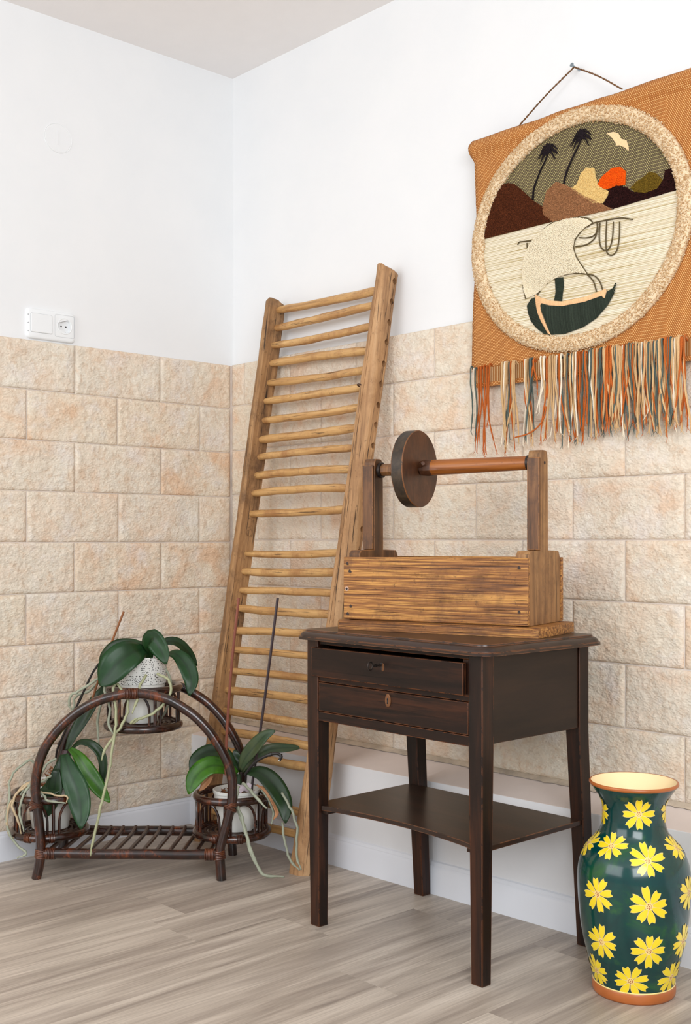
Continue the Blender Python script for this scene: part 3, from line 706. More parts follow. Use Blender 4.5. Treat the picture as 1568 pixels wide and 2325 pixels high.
build('worn_lock_rim', b, M_BRASS, d1, I4)
kx, kz = 1.3915, 0.6975
b = MB()
b.tube([(kx, -0.606, kz), (kx - 0.001, -0.622, kz), (kx - 0.002, -0.634, kz)], [0.0026, 0.0026, 0.0024], 10)
for yy, r in ((-0.614, 0.0040), (-0.6245, 0.0044), (-0.628, 0.0038)):
    b.tube([(kx - 0.001, yy, kz), (kx - 0.001, yy - 0.0022, kz)], r, 12)
c0 = Vector((kx - 0.002, -0.6425, kz))
b.tube([c0 + Vector((0.0012 * math.cos(2 * PI * i / 24), -0.0085 * math.cos(2 * PI * i / 24), 0.0100 * math.sin(2 * PI * i / 24))) for i in range(24)], 0.0019, 8, closed=True)
build('key', b, M_IRON, d1, I4, smooth=True)
# concave low shelf
out = []
n = 24
for i in range(n + 1):
    s = i / n; x_ = 1.152 + (1.662 - 1.152) * s
    y_ = -0.588 + 0.030 * (math.sin(PI * s)) ** 0.8
    out.append((x_, y_))
out += [(1.662, -0.588), (1.6985, -0.566), (1.6985, -0.2195), (1.124, -0.2195), (1.116, -0.240), (1.116, -0.560), (1.152, -0.588)][1:-1]
zz = 0.313
rings = [[(x_, y_, zz - 0.0125) for x_, y_ in out], [(x_, y_, zz) for x_, y_ in out]]
build('shelf', MB().loft(rings), M_TOP, tb, I4, bevel=0.0012)
for xx in (1.157, 1.652):
    build('shelf_batten', bx(xx - 0.010, xx + 0.010, -0.582, -0.215, zz - 0.022, zz - 0.0127), M_TAB_Y, tb, I4, bevel=0.001)

# ------------------------------------------------------------------ wooden winder on the table
Bw = (1.7013, -0.3977, 0.7685)
wd = thing('yarn_winder', 'old wooden winder with box base, disc and spindle on the dark table', 'winder', Bw, (0, 0, math.radians(16)))
WF = MATRIX[wd.name]
M_PINE = wood('old_ribbed_pine', srgb(88, 52, 24), srgb(150, 95, 44), srgb(206, 148, 76), axis=0, along=3.2, across=150, rough=0.5, bump=1.0, dirt=srgb(96, 58, 30), fine=3.0, thr=(0.38, 0.485, 0.58), cracks=0.7, spots=0.6)
M_PINE_Y = wood('pine_end_grain', srgb(92, 60, 30), srgb(160, 112, 60), srgb(206, 156, 92), axis=1, along=8, across=70, rough=0.65, bump=0.6, dirt=srgb(90, 60, 36))
M_POST = wood('dark_post_wood', srgb(44, 27, 15), srgb(104, 67, 36), srgb(152, 106, 62), axis=2, along=3, across=30, rough=0.5, bump=0.25, dirt=srgb(54, 32, 20), edge=srgb(196, 128, 66), thr=(0.32, 0.5, 0.72))
M_PANEL = wood('end_board_wood', srgb(92, 62, 36), srgb(150, 108, 66), srgb(190, 148, 98), axis=2, along=2, across=30, rough=0.6, bump=0.3, dirt=srgb(108, 74, 44), cracks=0.5, spots=0.4)
M_SPIN = wood('orange_polished_spindle', srgb(104, 54, 18), srgb(150, 86, 34), srgb(184, 116, 54), axis=0, along=2, across=60, rough=0.35, bump=0.15, spots=0.5)
M_DISC = wood('brown_worn_disc', srgb(50, 30, 18), srgb(84, 50, 29), srgb(112, 70, 42), axis=2, along=9, across=18, rough=0.45, bump=0.2, dirt=srgb(58, 38, 28))
M_DRIM = wood('blackened_disc_rim', srgb(28, 22, 18), srgb(54, 42, 30), srgb(88, 70, 50), axis=0, along=30, across=22, rough=0.5, bump=0.3, edge=srgb(190, 116, 58))
# base board with rounded back right end
Wd = 0.262
out = [(-0.556, 0.010), (-0.548, 0.002), (-0.02, 0.0), (0.0, 0.004)] + [(0.004 + 0.0 * i, 0.06) for i in range(1)] + [(0.004, Wd - 0.03), (-0.004, Wd - 0.008), (-0.02, Wd), (-0.54, Wd), (-0.556, Wd - 0.01)]
rings = [[(x_ * 0.998, y_, 0.0) for x_, y_ in out], [(x_, y_, 0.003) for x_, y_ in out], [(x_, y_, 0.020) for x_, y_ in out], [(x_ * 0.997, 0.004 + y_ * 0.97, 0.0245) for x_, y_ in out]]
build('base_board', MB().loft(rings), M_PINE, wd, WF, smooth=True, angle=35)
def warped(x0, x1, y0, y1, z0, z1, amp, seed):
    n = 28; rings = []
    for i in range(n + 1):
        x_ = x0 + (x1 - x0) * i / n
        a = amp * noise.noise((x_ * 9, seed, 0)); c = amp * noise.noise((x_ * 7, seed, 5))
        rings.append([(x_, y0, z0 + a), (x_, y1, z0 + a), (x_, y1, z1 + c), (x_, y0, z1 + c)])
    return MB().loft([list(reversed(r)) for r in rings])
fb = build('front_board', warped(-0.540, -0.030, 0.012, 0.025, 0.0275, 0.188, 0.0016, 3), M_PINE, wd, WF, bevel=0.0015)
build('back_board', warped(-0.540, -0.030, 0.236, 0.249, 0.0255, 0.188, 0.0016, 8), M_PINE, wd, WF, bevel=0.0015)
for xx, zz in ((-0.052, 0.165), (-0.052, 0.060), (-0.528, 0.170), (-0.520, 0.150), (-0.518, 0.060), (-0.527, 0.040)):
    b = MB(); b.tube([(xx, 0.0125, zz), (xx + 0.0008, 0.0108, zz + 0.0005)], 0.0042, 7, rough=0.25)
    build('nail_head', b, plain('rusty_nail', srgb(48, 30, 22), 0.7) if 'rusty_nail' not in bpy.data.materials else bpy.data.materials['rusty_nail'], fb, WF)
b = MB(); b.tube([(-0.530, 0.0125, 0.105), (-0.530, 0.0110, 0.105)], 0.0060, 12); o = build('screw_washer', b, plain('bare_wood_ring', srgb(196, 160, 140), 0.8), fb, WF)
b = MB(); b.tube([(-0.530, 0.0115, 0.105), (-0.530, 0.0103, 0.105)], 0.0030, 10); build('screw_hole', b, M_DARKHOLE, fb, WF)

def end_post(x0, x1, ztop):
    # profile in the y-z plane: wide board below, narrow rounded post above
    pr = [(0.0255, 0.0250), (0.2355, 0.0250), (0.2355, 0.170), (0.231, 0.190), (0.222, 0.204), (0.150, 0.206), (0.148, ztop - 0.020)]
    n = 7
    for i in range(n + 1):
        a = PI / 2 * i / n
        pr.append((0.133 + 0.013 * math.cos(a), ztop - 0.014 + 0.014 * math.sin(a)))
    for i in range(n + 1):
        a = PI / 2 + PI / 2 * i / n
        pr.append((0.115 + 0.011 * math.cos(a), ztop - 0.014 + 0.014 * math.sin(a)))
    pr += [(0.1035, ztop - 0.030), (0.1035, 0.206), (0.036, 0.205), (0.0255, 0.196)]
    return MB().loft([[(x_, y_, z_) for y_, z_ in pr] for x_ in (x0, x1)])
pl = build('end_post', end_post(-0.532, -0.499, 0.447), M_POST, wd, WF, bevel=0.0014)
pr_ = build('end_post', end_post(-0.0665, -0.0325, 0.452), M_PANEL, wd, WF, bevel=0.0014)
for par, x0, x1, zt in ((pl, -0.531, -0.500, 0.429), (pr_, -0.0655, -0.034, 0.433)):
    build('post_strip', bx(x0, x1, 0.0935, 0.1030, 0.2065, zt), M_POST, par, WF, bevel=0.0012)
zc, yc = 0.417, 0.126
b = MB()
n8 = 8
def octo(x_, r, rot=0.39): return [(x_, yc + r * math.cos(2 * PI * j / n8 + rot), zc + (x_ + 0.5) * 0.012 + r * math.sin(2 * PI * j / n8 + rot)) for j in range(n8)]
b.loft([octo(-0.499, 0.0165), octo(-0.405, 0.0185), octo(-0.38, 0.0190)])
sp = build('spindle_stub', b, M_POST, wd, WF, bevel=0.0012)
b = MB()
def rnd(x_, r, n=20): return [(x_, yc + r * math.cos(2 * PI * j / n), zc + (x_ + 0.5) * 0.012 + r * math.sin(2 * PI * j / n)) for j in range(n)]
def blend(x_, r, k, n=20):
    o = []
    for j in range(n):
        a = 2 * PI * j / n + 0.39
        q = math.cos(PI / 8) / math.cos((a - 0.39 + 0) % (PI / 4) - PI / 8)
        rr = r * (1 + (q - 1) * k)
        o.append((x_, yc + rr * math.cos(a), zc + (x_ + 0.5) * 0.012 + rr * math.sin(a)))
    return o
b.loft([blend(-0.345, 0.0212, 1), blend(-0.325, 0.0212, 1), blend(-0.29, 0.0205, 0.5), blend(-0.2, 0.0192, 0.3), blend(-0.12, 0.0180, 0.2), blend(-0.0665, 0.0172, 0)])
build('spindle', b, M_SPIN, wd, WF, smooth=True, angle=30)
b = MB(); b.loft([blend(-0.3748, 0.0150, 1), blend(-0.3700, 0.0205, 1), blend(-0.356, 0.0225, 1), blend(-0.338, 0.0216, 1)])
build('spindle_shoulder', b, M_DISC, wd, WF, bevel=0.001)
for x_, r in ((-0.4965, 0.0205), (-0.0775, 0.0190)):
    b = MB(); b.loft([rnd(x_, r), rnd(x_ + 0.0095, r * 1.01)]); build('ferrule', b, M_IRON, wd, WF, smooth=True, bevel=0.0008)
R_ = 0.1005
b = MB(); n = 72
wob = [1 + 0.012 * noise.noise((math.cos(2 * PI * j / n) * 2, math.sin(2 * PI * j / n) * 2, 4)) for j in range(n)]
def dring(x_, r, dx=0.0): return [(x_ + dx, yc + 0 + r * wob[j] * math.cos(2 * PI * j / n), zc + r * wob[j] * math.sin(2 * PI * j / n)) for j in range(n)]
b.loft([dring(-0.409, R_ - 0.0015), dring(-0.4075, R_)], cap1=False, mi=1)
b.loft([dring(-0.4075, R_), dring(-0.3765, R_), dring(-0.375, R_ - 0.0015)], cap0=False, cap1=False, mi=1)
b.loft([dring(-0.375, R_ - 0.0015), dring(-0.3748, R_ * 0.5)], cap0=False, mi=0)
build('disc', b, [M_DISC, M_DRIM], wd, WF, smooth=True, angle=40)
b = MB(); b.tube([(-0.380, yc - 0.004, zc + 0.003), (-0.352, yc - 0.030, zc + 0.012)], [0.008, 0.0055], 7); build('wooden_peg', b, M_DISC, wd, WF, smooth=True, angle=30)
b = MB(); b.tube([(-0.033, yc, zc + 0.004), (-0.0315, yc, zc + 0.004)], 0.0042, 10); build('axle_hole', b, M_DARKHOLE, pr_, WF)

# ------------------------------------------------------------------ vase
VX, VY = 1.9318, -0.3527
def m_glaze():
    t = NT('dark_green_glaze'); v = t.coords()
    n1 = t.noise(v, 12, 4, 0.6, 0.8); n2 = t.noise(v, 26, 3)
    col = t.ramp(n1, [(0.35, srgb(2, 50, 50)), (0.55, srgb(4, 60, 56)), (0.72, srgb(24, 84, 40))])
    col = t.mix(t.ramp(n2, [(0.62, (0, 0, 0, 1)), (0.78, (0.45, 0.45, 0.45, 1))]), col, srgb(54, 104, 40))
    t.b.inputs['Coat Weight'].default_value = 0.2; t.b.inputs['Coat Roughness'].default_value = 0.05
    t.bump(t.noise(v, 9, 2), 0.05, 0.01)
    return t.out(col, 0.16)
M_GLAZE = m_glaze()
M_TERRA = plain('terracotta_band', srgb(176, 98, 46), 0.3, 0.15)
M_CREAMG = plain('cream_glaze', srgb(252, 226, 176), 0.22, 0.03)
M_YEL = plain('yellow_glaze', srgb(244, 214, 36), 0.25, 0.05, Coat_Weight=0.4)
M_PALEG = plain('cream_outline_glaze', srgb(244, 216, 140), 0.3, 0.04)
M_REDDOT = plain('red_brown_dots', srgb(170, 60, 24), 0.4)
vs = thing('floor_vase', 'tall dark green glazed vase with yellow flowers on the floor by the table', 'vase', (VX, VY, 0))
PZ = [0, .010, .0215, .023, .032, .058, .096, .134, .172, .21, .249, .274, .3, .323, .338, .353, .373, .394, .414, .432, .442, .452, .460]
PR = [.0890, .0905, .0895, .0875, .0897, .0963, .1062, .1139, .1185, .1218, .1230, .1212, .1140, .1010, .0862, .0752, .0690, .0678, .0688, .0760, .0838, .0905, .0950]
def vr(z):
    for i in range(len(PZ) - 1):
        if PZ[i] <= z <= PZ[i + 1]:
            # smooth interpolation
            p0 = PR[max(i - 1, 0)]; p1 = PR[i]; p2 = PR[i + 1]; p3 = PR[min(i + 2, len(PR) - 1)]
            t = (z - PZ[i]) / (PZ[i + 1] - PZ[i])
            return 0.5 * ((2 * p1) + (p2 - p0) * t + (2 * p0 - 5 * p1 + 4 * p2 - p3) * t * t + (3 * p1 - p0 - 3 * p2 + p3) * t ** 3) if i > 5 and i < len(PZ) - 3 else p1 + (p2 - p1) * t
    return PR[-1]
zs = [0.0235 + (0.4585 - 0.0235) * i / 70 for i in range(71)]
build('body', MB().lathe([(z, vr(z)) for z in zs], 80, VX, VY), M_GLAZE, vs, I4, smooth=True, angle=180)
build('foot_band', MB().lathe([(0, 0.084), (0, 0.0882), (0.004, 0.0902), (0.012, 0.0908), (0.020, 0.0902), (0.0238, 0.0885)], 72, VX, VY, cap0=True), M_TERRA, vs, I4, smooth=True, angle=180)
build('foot_line', MB().lathe([(0.0225, 0.0886), (0.0245, 0.0898), (0.0262, 0.0886)], 72, VX, VY), M_PALEG, vs, I4, smooth=True)
build('rim', MB().lathe([(0.4560, 0.0925), (0.4575, 0.0957), (0.4605, 0.0975), (0.4640, 0.0972), (0.4655, 0.0950), (0.4650, 0.0930)], 80, VX, VY), M_TERRA, vs, I4, smooth=True, angle=180)
build('lining', MB().lathe([(0.4652, 0.0940), (0.4600, 0.0905), (0.4480, 0.0820), (0.4340, 0.0725), (0.414, 0.064), (0.39, 0.062), (0.36, 0.066), (0.32, 0.095), (0.2, 0.114), (0.05, 0.088), (0.02, 0.07)], 64, VX, VY, cap1=True), M_CREAMG, vs, I4, smooth=True, angle=180)

def on_vase(th, z, off):
    z = max(0.026, min(z, 0.450)); r = vr(z) + off
    return (VX + r * math.cos(th), VY + r * math.sin(th), z)
def flower(th0, z0, R, seed):
    rnd_ = random.Random(seed); b = MB()
    squash = 1.0
    def P(a, c, off):
        # surface distance up/down the profile
        z = z0 + c * squash
        sl = (vr(min(z0 + 0.01, .45)) - vr(max(z0 - 0.01, .026))) / 0.02
        z = z0 + c / math.sqrt(1 + sl * sl)
        return on_vase(th0 + a / vr(max(0.026, min(z, 0.45))), z, off)
    a0 = rnd_.random()
    def petal(ang, L, wmax, inset, off, mi):
        n = 7; left = []; right = []
        for i in range(n + 1):
            s = i / n
            r = 0.17 * R + inset + (L - 0.17 * R - 2.0 * inset) * s
            w = (wmax * math.sin(PI * (0.10 + 0.62 * s)) - inset) * (1 if s < 0.99 else 0.92)
            w = max(w, 0.0006)
            left.append((r, w)); right.append((r, -w))
        tip_mid = (left[-1][0] - 0.10 * R, 0.0)
        ca, sa = math.cos(ang), math.sin(ang)
        def W_(p): return P(p[0] * ca - p[1] * sa, p[0] * sa + p[1] * ca, off)
        mids = [((l[0]), 0.0) for l in left[:-1]] + [tip_mid]
        left[-1] = (left[-1][0], left[-1][1]); vv = []; ff = []
        for l, m_, r_ in zip(left, mids, right): vv += [W_(l), W_(m_), W_(r_)]
        for i in range(n):
            q = i * 3
            ff += [(q, q + 3, q + 4, q + 1), (q + 1, q + 4, q + 5, q + 2)]
        b.add(vv, [tuple(reversed(k_)) for k_ in ff], mi)
    for k_ in range(8):
        ang = a0 + 2 * PI * k_ / 8 + rnd_.uniform(-0.06, 0.06); L = R * rnd_.uniform(0.86, 1.04); w = R * 0.20
        petal(ang, L, w, 0.0, 0.0007, 0)
        petal(ang, L, w, 0.0009, 0.0012, 1)
    # centre
    n = 16; vv = [P(0, 0, 0.0010)] + [P(0.20 * R * math.cos(2 * PI * i / n), 0.20 * R * math.sin(2 * PI * i / n), 0.0010) for i in range(n)]
    b.add(vv, [(0, 1 + i, 1 + (i + 1) % n) for i in range(n)], 0)
    for q in [(0, 0)] + [(0.11 * R * math.cos(a_ + 0.3), 0.11 * R * math.sin(a_ + 0.3)) for a_ in [2 * PI * i / 7 for i in range(7)]]:
        vv = [P(q[0] + 0.026 * R * math.cos(2 * PI * i / 6), q[1] + 0.033 * R * math.sin(2 * PI * i / 6), 0.0014) for i in range(6)]
        b.add(vv, [tuple(range(6))], 2)
    build('flower', b, [M_PALEG, M_YEL, M_REDDOT], vs, I4, smooth=True, angle=60)
for i, (th, z, R) in enumerate(FLOWERS): flower(th + (0.30 if i == 11 else 0), z, R, i)
for i, (dth, z) in enumerate([(2.25, 0.40), (3.4, 0.40), (2.0, 0.32), (2.8, 0.33), (3.7, 0.32), (2.1, 0.23), (2.95, 0.235), (3.8, 0.23), (2.0, 0.135), (2.85, 0.13), (3.75, 0.14), (1.9, 0.056), (2.7, 0.056), (3.6, 0.056), (4.5, 0.056), (0.95, 0.056)]):
    flower(-0.9947 + dth, z, 0.040, 40 + i)

# ------------------------------------------------------------------ rattan plant stand
M_RAT = wood('glossy_dark_rattan', srgb(20, 8, 5), srgb(54, 23, 11), srgb(146, 70, 24), axis=2, along=16, across=26, rough=0.22, bump=0.12, rnd=3.0, coat=0.5, thr=(0.40, 0.54, 0.78))
M_RAT2 = wood('dark_rattan_slats', srgb(28, 16, 11), srgb(58, 34, 22), srgb(92, 56, 34), axis=1, along=5, across=40, rough=0.35, bump=0.15, coat=0.3)
M_BIND = wood('rattan_binding', srgb(30, 15, 10), srgb(74, 36, 20), srgb(130, 70, 34), axis=1, along=30, across=40, rough=0.3, bump=0.1, coat=0.5)
SA = 0.79888
st = thing('plant_stand', 'dark rattan arched plant stand with three round pot baskets', 'plant stand', (0.458, -0.72775, 0), (0, 0, SA))
SF = MATRIX[st.name]
ARCH = [(-0.276, 0.0), (-0.266, 0.047), (-0.263, 0.103), (-0.268, 0.163), (-0.275, 0.222), (-0.279, 0.276), (-0.271, 0.329), (-0.256, 0.374), (-0.232, 0.415), (-0.197, 0.455),
        (-0.150, 0.494), (-0.092, 0.526), (-0.030, 0.543), (0.012, 0.547), (0.054, 0.545), (0.112, 0.531), (0.155, 0.508), (0.197, 0.478), (0.239, 0.433), (0.270, 0.385), (0.292, 0.340),
        (0.303, 0.296), (0.304, 0.250), (0.299, 0.214), (0.288, 0.168), (0.274, 0.120), (0.267, 0.076), (0.272, 0.0)]
DV = 0.270
for y in (0.0, DV):
    b = MB(); pts = catmull([(x_, y, z_ + (0.0142 if 0 else 0)) for x_, z_ in ARCH], 4)
    pts[0].z = 0.0; pts[-1].z = 0.0
    b.tube(pts, 0.0145, 14, rough=0.05)
    for i_, p in enumerate(b.v): b.v[i_] = (p[0], p[1], max(p[2], 0.0))
    build('arch', b, M_RAT, st, SF, smooth=True, angle=70)
for y in (0.0, DV):
    b = MB(); b.tube([(-0.262 + (0.267 + 0.262) * i / 14, y, 0.0745 + 0.0008 * math.sin(i)) for i in range(15)], 0.0150, 14, rough=0.04)
    build('side_rail', b, M_RAT, st, SF, smooth=True, angle=70)
for x_, s in ((-0.264, 1), (0.266, -1)):
    b = MB(); b.tube([(x_, 0.0, 0.0945), (x_ , DV, 0.0945)], 0.010, 10); build('cross_rail', b, M_RAT2, st, SF, smooth=True)
for i in range(13):
    x_ = -0.235 + 0.0395 * i
    b = MB(); b.tube(catmull([(x_, -0.004, 0.086), (x_, 0.06, 0.0845), (x_, 0.16, 0.080), (x_, 0.23, 0.0805), (x_, DV + 0.002, 0.086)], 3), 0.0062, 8, rough=0.08)
    build('slat', b, M_RAT2, st, SF, smooth=True)
def coil(b, c, ax, R, n, pitch=0.0046, r=0.0027):
    """n binding turns round an axis"""
    ax = Vector(ax).normalized(); u_ = ax.orthogonal().normalized(); v_ = ax.cross(u_)
    for k_ in range(n):
        cc = Vector(c) + ax * ((k_ - (n - 1) / 2) * pitch)
        b.tube([cc + u_ * (R * math.cos(2 * PI * i / 16)) + v_ * (R * math.sin(2 * PI * i / 16)) for i in range(16)], r, 6, closed=True)
for y in (0.0, DV):
    for x_, s in ((-0.262, 1), (0.266, -1)):
        b = MB(); coil(b, (x_ + s * 0.029, y, 0.0745), (1, 0, 0), 0.0155, 6)
        build('binding', b, M_BIND, st, SF, smooth=True)
        b = MB(); coil(b, (x_, y, 0.0745), (0.12 * s, 0, 1), 0.0160, 5, 0.0052, 0.0027)
        build('binding', b, M_BIND, st, SF, smooth=True)
for x_, s in ((-0.277, 1), (0.2985, -1)):
    b = MB()
    for tilt in (0.45, -0.45, 0.2):
        coil(b, (x_, 0.001, 0.214 + tilt * 0.01), (s * tilt, 0.25, 1), 0.0185, 2, 0.005, 0.0027)
    build('binding', b, M_BIND, st, SF, smooth=True)
def circle(cx, cy, z, R, n=56): return [(cx + R * math.cos(2 * PI * i / n), cy + R * math.sin(2 * PI * i / n), z) for i in range(n)]
def basket(cx, cy, z0, z1, rot):
    R = 0.1080
    b = MB(); b.tube(circle(cx, cy, z0, R), 0.0122, 12, closed=True, rough=0.05)
    k_ = build('basket', b, M_RAT, st, SF, smooth=True, angle=70)
    b = MB(); b.tube(circle(cx, cy, z1, R), 0.0118, 12, closed=True, rough=0.05)
    build('upper_ring', b, M_RAT, k_, SF, smooth=True, angle=70)
    b = MB()
    for rr in (0.018, 0.034, 0.050, 0.066, 0.082): b.tube(circle(cx, cy, z0 + 0.002, rr, 36), 0.0048, 6, closed=True)
    for a in range(4):
        a_ = PI * a / 4; b.tube([(cx - R * math.cos(a_), cy - R * math.sin(a_), z0 - 0.006), (cx + R * math.cos(a_), cy + R * math.sin(a_), z0 - 0.006)], 0.0045, 6)
    build('coiled_base', b, M_RAT2, k_, SF, smooth=True)
    for i in range(6):
        a0 = rot + 2 * PI * i / 6
        P_ = lambda a, z, r=R - 0.001: (cx + r * math.cos(a), cy + r * math.sin(a), z)
        b = MB(); h = z1 - z0; w = 0.36
        pts = [P_(a0 - w, z0), P_(a0 - w, z0 + h * 0.45), P_(a0 - w * 0.86, z0 + h * 0.68), P_(a0 - w * 0.5, z0 + h * 0.86), P_(a0, z0 + h * 0.92), P_(a0 + w * 0.5, z0 + h * 0.86), P_(a0 + w * 0.86, z0 + h * 0.68), P_(a0 + w, z0 + h * 0.45), P_(a0 + w, z0)]
        b.tube(catmull(pts, 3), 0.0040, 7); build('hoop', b, M_RAT, k_, SF, smooth=True)
        am = a0 + PI / 6
        b = MB(); b.tube([P_(am, z0), P_(am, (z0 + z1) / 2), P_(am, z1)], 0.0052, 8, rough=0.08); build('spindle', b, M_RAT, k_, SF, smooth=True)
    return k_
b1 = basket(-0.273, 0.131, 0.112, 0.224, -PI / 2 - 0.15)
b2 = basket(0.287, 0.131, 0.112, 0.222, -PI / 2 + 0.45)
b3 = basket(0.015, 0.131, 0.436, 0.549, -PI / 2 + 0.0)
for (cx, par) in ((-0.273, b1), (0.287, b2)):
    for da in (-0.30, 0.30):
        a = -PI / 2 + da * 1.1 + (0.0 if cx < 0 else 0.0)
        b = MB(); coil(b, (cx + 0.108 * math.cos(a), 0.131 + 0.108 * math.sin(a), 0.112), (-math.sin(a), math.cos(a), 0), 0.0128, 4, 0.0046, 0.0024)
        build('binding', b, M_BIND, par, SF, smooth=True)
b = MB(); coil(b, (0.008, 0.0, 0.547), (1, 0, 0), 0.0152, 9, 0.0046, 0.0024); build('binding', b, M_BIND, b3, SF, smooth=True)

# ------------------------------------------------------------------ orchids
def m_leaf(name, c1, c2, back):
    t = NT(name); v = t.coords('Object', (1, 1, 1), 3.0)
    n1 = t.noise(v, 14, 4, 0.6, 0.4)
    col = t.ramp(n1, [(0.35, c1), (0.7, c2)])
    uv = t.n('ShaderNodeAttribute'); uv.attribute_name = 'mid'
    col = t.mix(t.ramp(uv.outputs['Fac'], [(0.80, (0, 0, 0, 1)), (0.97, (0.55, 0.55, 0.55, 1))]), col, tuple(x * 0.45 for x in c1[:3]) + (1,))
    geo = t.n('ShaderNodeNewGeometry')
    t.b.inputs['Specular IOR Level'].default_value = 0.35
    st_ = t.noise(t.coords('Object', (90, 90, 20), 3.0), 1.0, 3)
    t.bump(st_, 0.06, 0.002)
    return t.out(col, 0.36)
G_DARK = m_leaf('orchid_leaf_dark', srgb(16, 48, 18), srgb(26, 66, 28), None)
G_MID = m_leaf('orchid_leaf_deep', srgb(20, 44, 18), srgb(36, 60, 28), None)
G_SHINE = m_leaf('orchid_leaf_bluegreen', srgb(20, 56, 24), srgb(46, 82, 46), None)
G_BRIGHT = m_leaf('orchid_leaf_bright', srgb(40, 84, 12), srgb(66, 116, 20), None)
G_BACK = m_leaf('orchid_leaf_olive', srgb(52, 74, 50), srgb(80, 88, 56), None)
LM = [G_DARK, G_MID, G_SHINE, G_BRIGHT, G_BACK]
M_ROOT = plain('silvery_green_root', srgb(152, 156, 136), 0.55, 0.2, 0.2, 120)
M_ROOT2 = plain('tan_root', srgb(190, 168, 134), 0.6, 0.14, 0.2, 120)
M_ROOTG = plain('pale_green_root', srgb(164, 166, 130), 0.5, 0.12)
M_DRY = plain('dried_leaf', srgb(172, 120, 80), 0.6, 0.2, 0.2, 60)
M_STEMB = plain('blackish_stem', srgb(36, 32, 30), 0.4, 0.15)
M_STEMR = plain('red_brown_cane', srgb(128, 70, 52), 0.5, 0.15)
M_STEMD = plain('dark_purple_cane', srgb(56, 42, 46), 0.4, 0.1)
M_STICK = plain('brown_bamboo_stick', srgb(136, 84, 46), 0.6, 0.15)
M_POTW = plain('white_plastic_pot', srgb(238, 237, 230), 0.32, 0.01)
M_BARK = plain('bark_chips', srgb(140, 90, 54), 0.85, 0.4, 0.5, 60)
def m_lace():
    t = NT('pierced_white_metal')
    v = t.coords('Object', (1, 1, 1))
    vo = t.n('ShaderNodeTexVoronoi', feature='DISTANCE_TO_EDGE'); t.set(vo, 'Vector', v); vo.inputs['Scale'].default_value = 165; vo.inputs['Randomness'].default_value = 0.75
    fac = t.math('GREATER_THAN', vo.outputs['Distance'], 0.25)
    col = t.mix(fac, srgb(240, 239, 234), srgb(60, 58, 54))
    t.bump(fac, 0.4, -0.001)
    return t.out(col, 0.4)
M_LACE = m_lace()

def leaf(par, spine, width, mat, seed, face=None):
    rnd_ = random.Random(seed)
    P = catmull(spine, 5); n = len(P) - 1
    face = Vector(face) if face else Vector((0.05, -0.80, 0.60))
    L = sum((P[i + 1] - P[i]).length for i in range(n))
    acc = 0; v = []; f = []; mid = []
    wob = rnd_.uniform(-1, 1)
    for i in range(n + 1):
        if i: acc += (P[i] - P[i - 1]).length
        s = acc / L
        t = (P[min(i + 1, n)] - P[max(i - 1, 0)]).normalized()
        sd = t.cross(face)
        if sd.length < 0.25:
            sd = sd + Vector((1, 0, 0)) * 0.3
        sd.normalize(); nm = sd.cross(t).normalized()
        if nm.dot(face) < 0: nm = -nm
        if s < 0.5: w = 0.30 + 0.70 * math.sin(PI / 2 * (s / 0.5)) ** 1.0
        else: w = max(0.04, (1 - ((s - 0.5) / 0.5) ** 2.4)) ** 0.75
        w *= width / 2
        for k_ in range(-3, 4):
            q = k_ / 3
            off = sd * (w * q) + nm * (0.22 * w * abs(q) ** 1.3 - 0.035 * w * q * q + 0.0015 * math.sin(s * 9 + q * 2 + wob))
            v.append(P[i] + off); mid.append(1 - abs(q))
    for i in range(n):
        for k_ in range(6):
            a = i * 7 + k_
            f.append((a, a + 1, a + 8, a + 7))
    b = MB(); b.add(v, f)
    o = build('leaf', b, mat, par, SF, smooth=True, angle=180)
    at = o.data.attributes.new('mid', 'FLOAT', 'POINT')
    for i, m_ in enumerate(mid): at.data[i].value = m_
    sm = o.modifiers.new('solid', 'SOLIDIFY'); sm.thickness = 0.0016; sm.offset = 0
    return o
def root(par, pts, r, mat, seed):
    rnd_ = random.Random(seed); P = catmull(pts, 5)
    Q = []
    for i, p in enumerate(P):
        k_ = 0.0038
        Q.append(p + Vector((noise.noise((i * 0.55, seed, 0)), noise.noise((i * 0.55, seed, 9)), noise.noise((i * 0.55, seed, 4)))) * k_)
    n = len(Q) - 1
    b = MB(); b.tube(Q, [r * (1 + 0.18 * noise.noise((i * 0.8, seed, 2))) * (1 if i < n - 2 else 0.6) for i in range(n + 1)], 8)
    for i_, p in enumerate(b.v): b.v[i_] = (p[0], p[1], max(p[2], 0.0008))
    return build('root', b, mat, par, SF, smooth=True, angle=180)
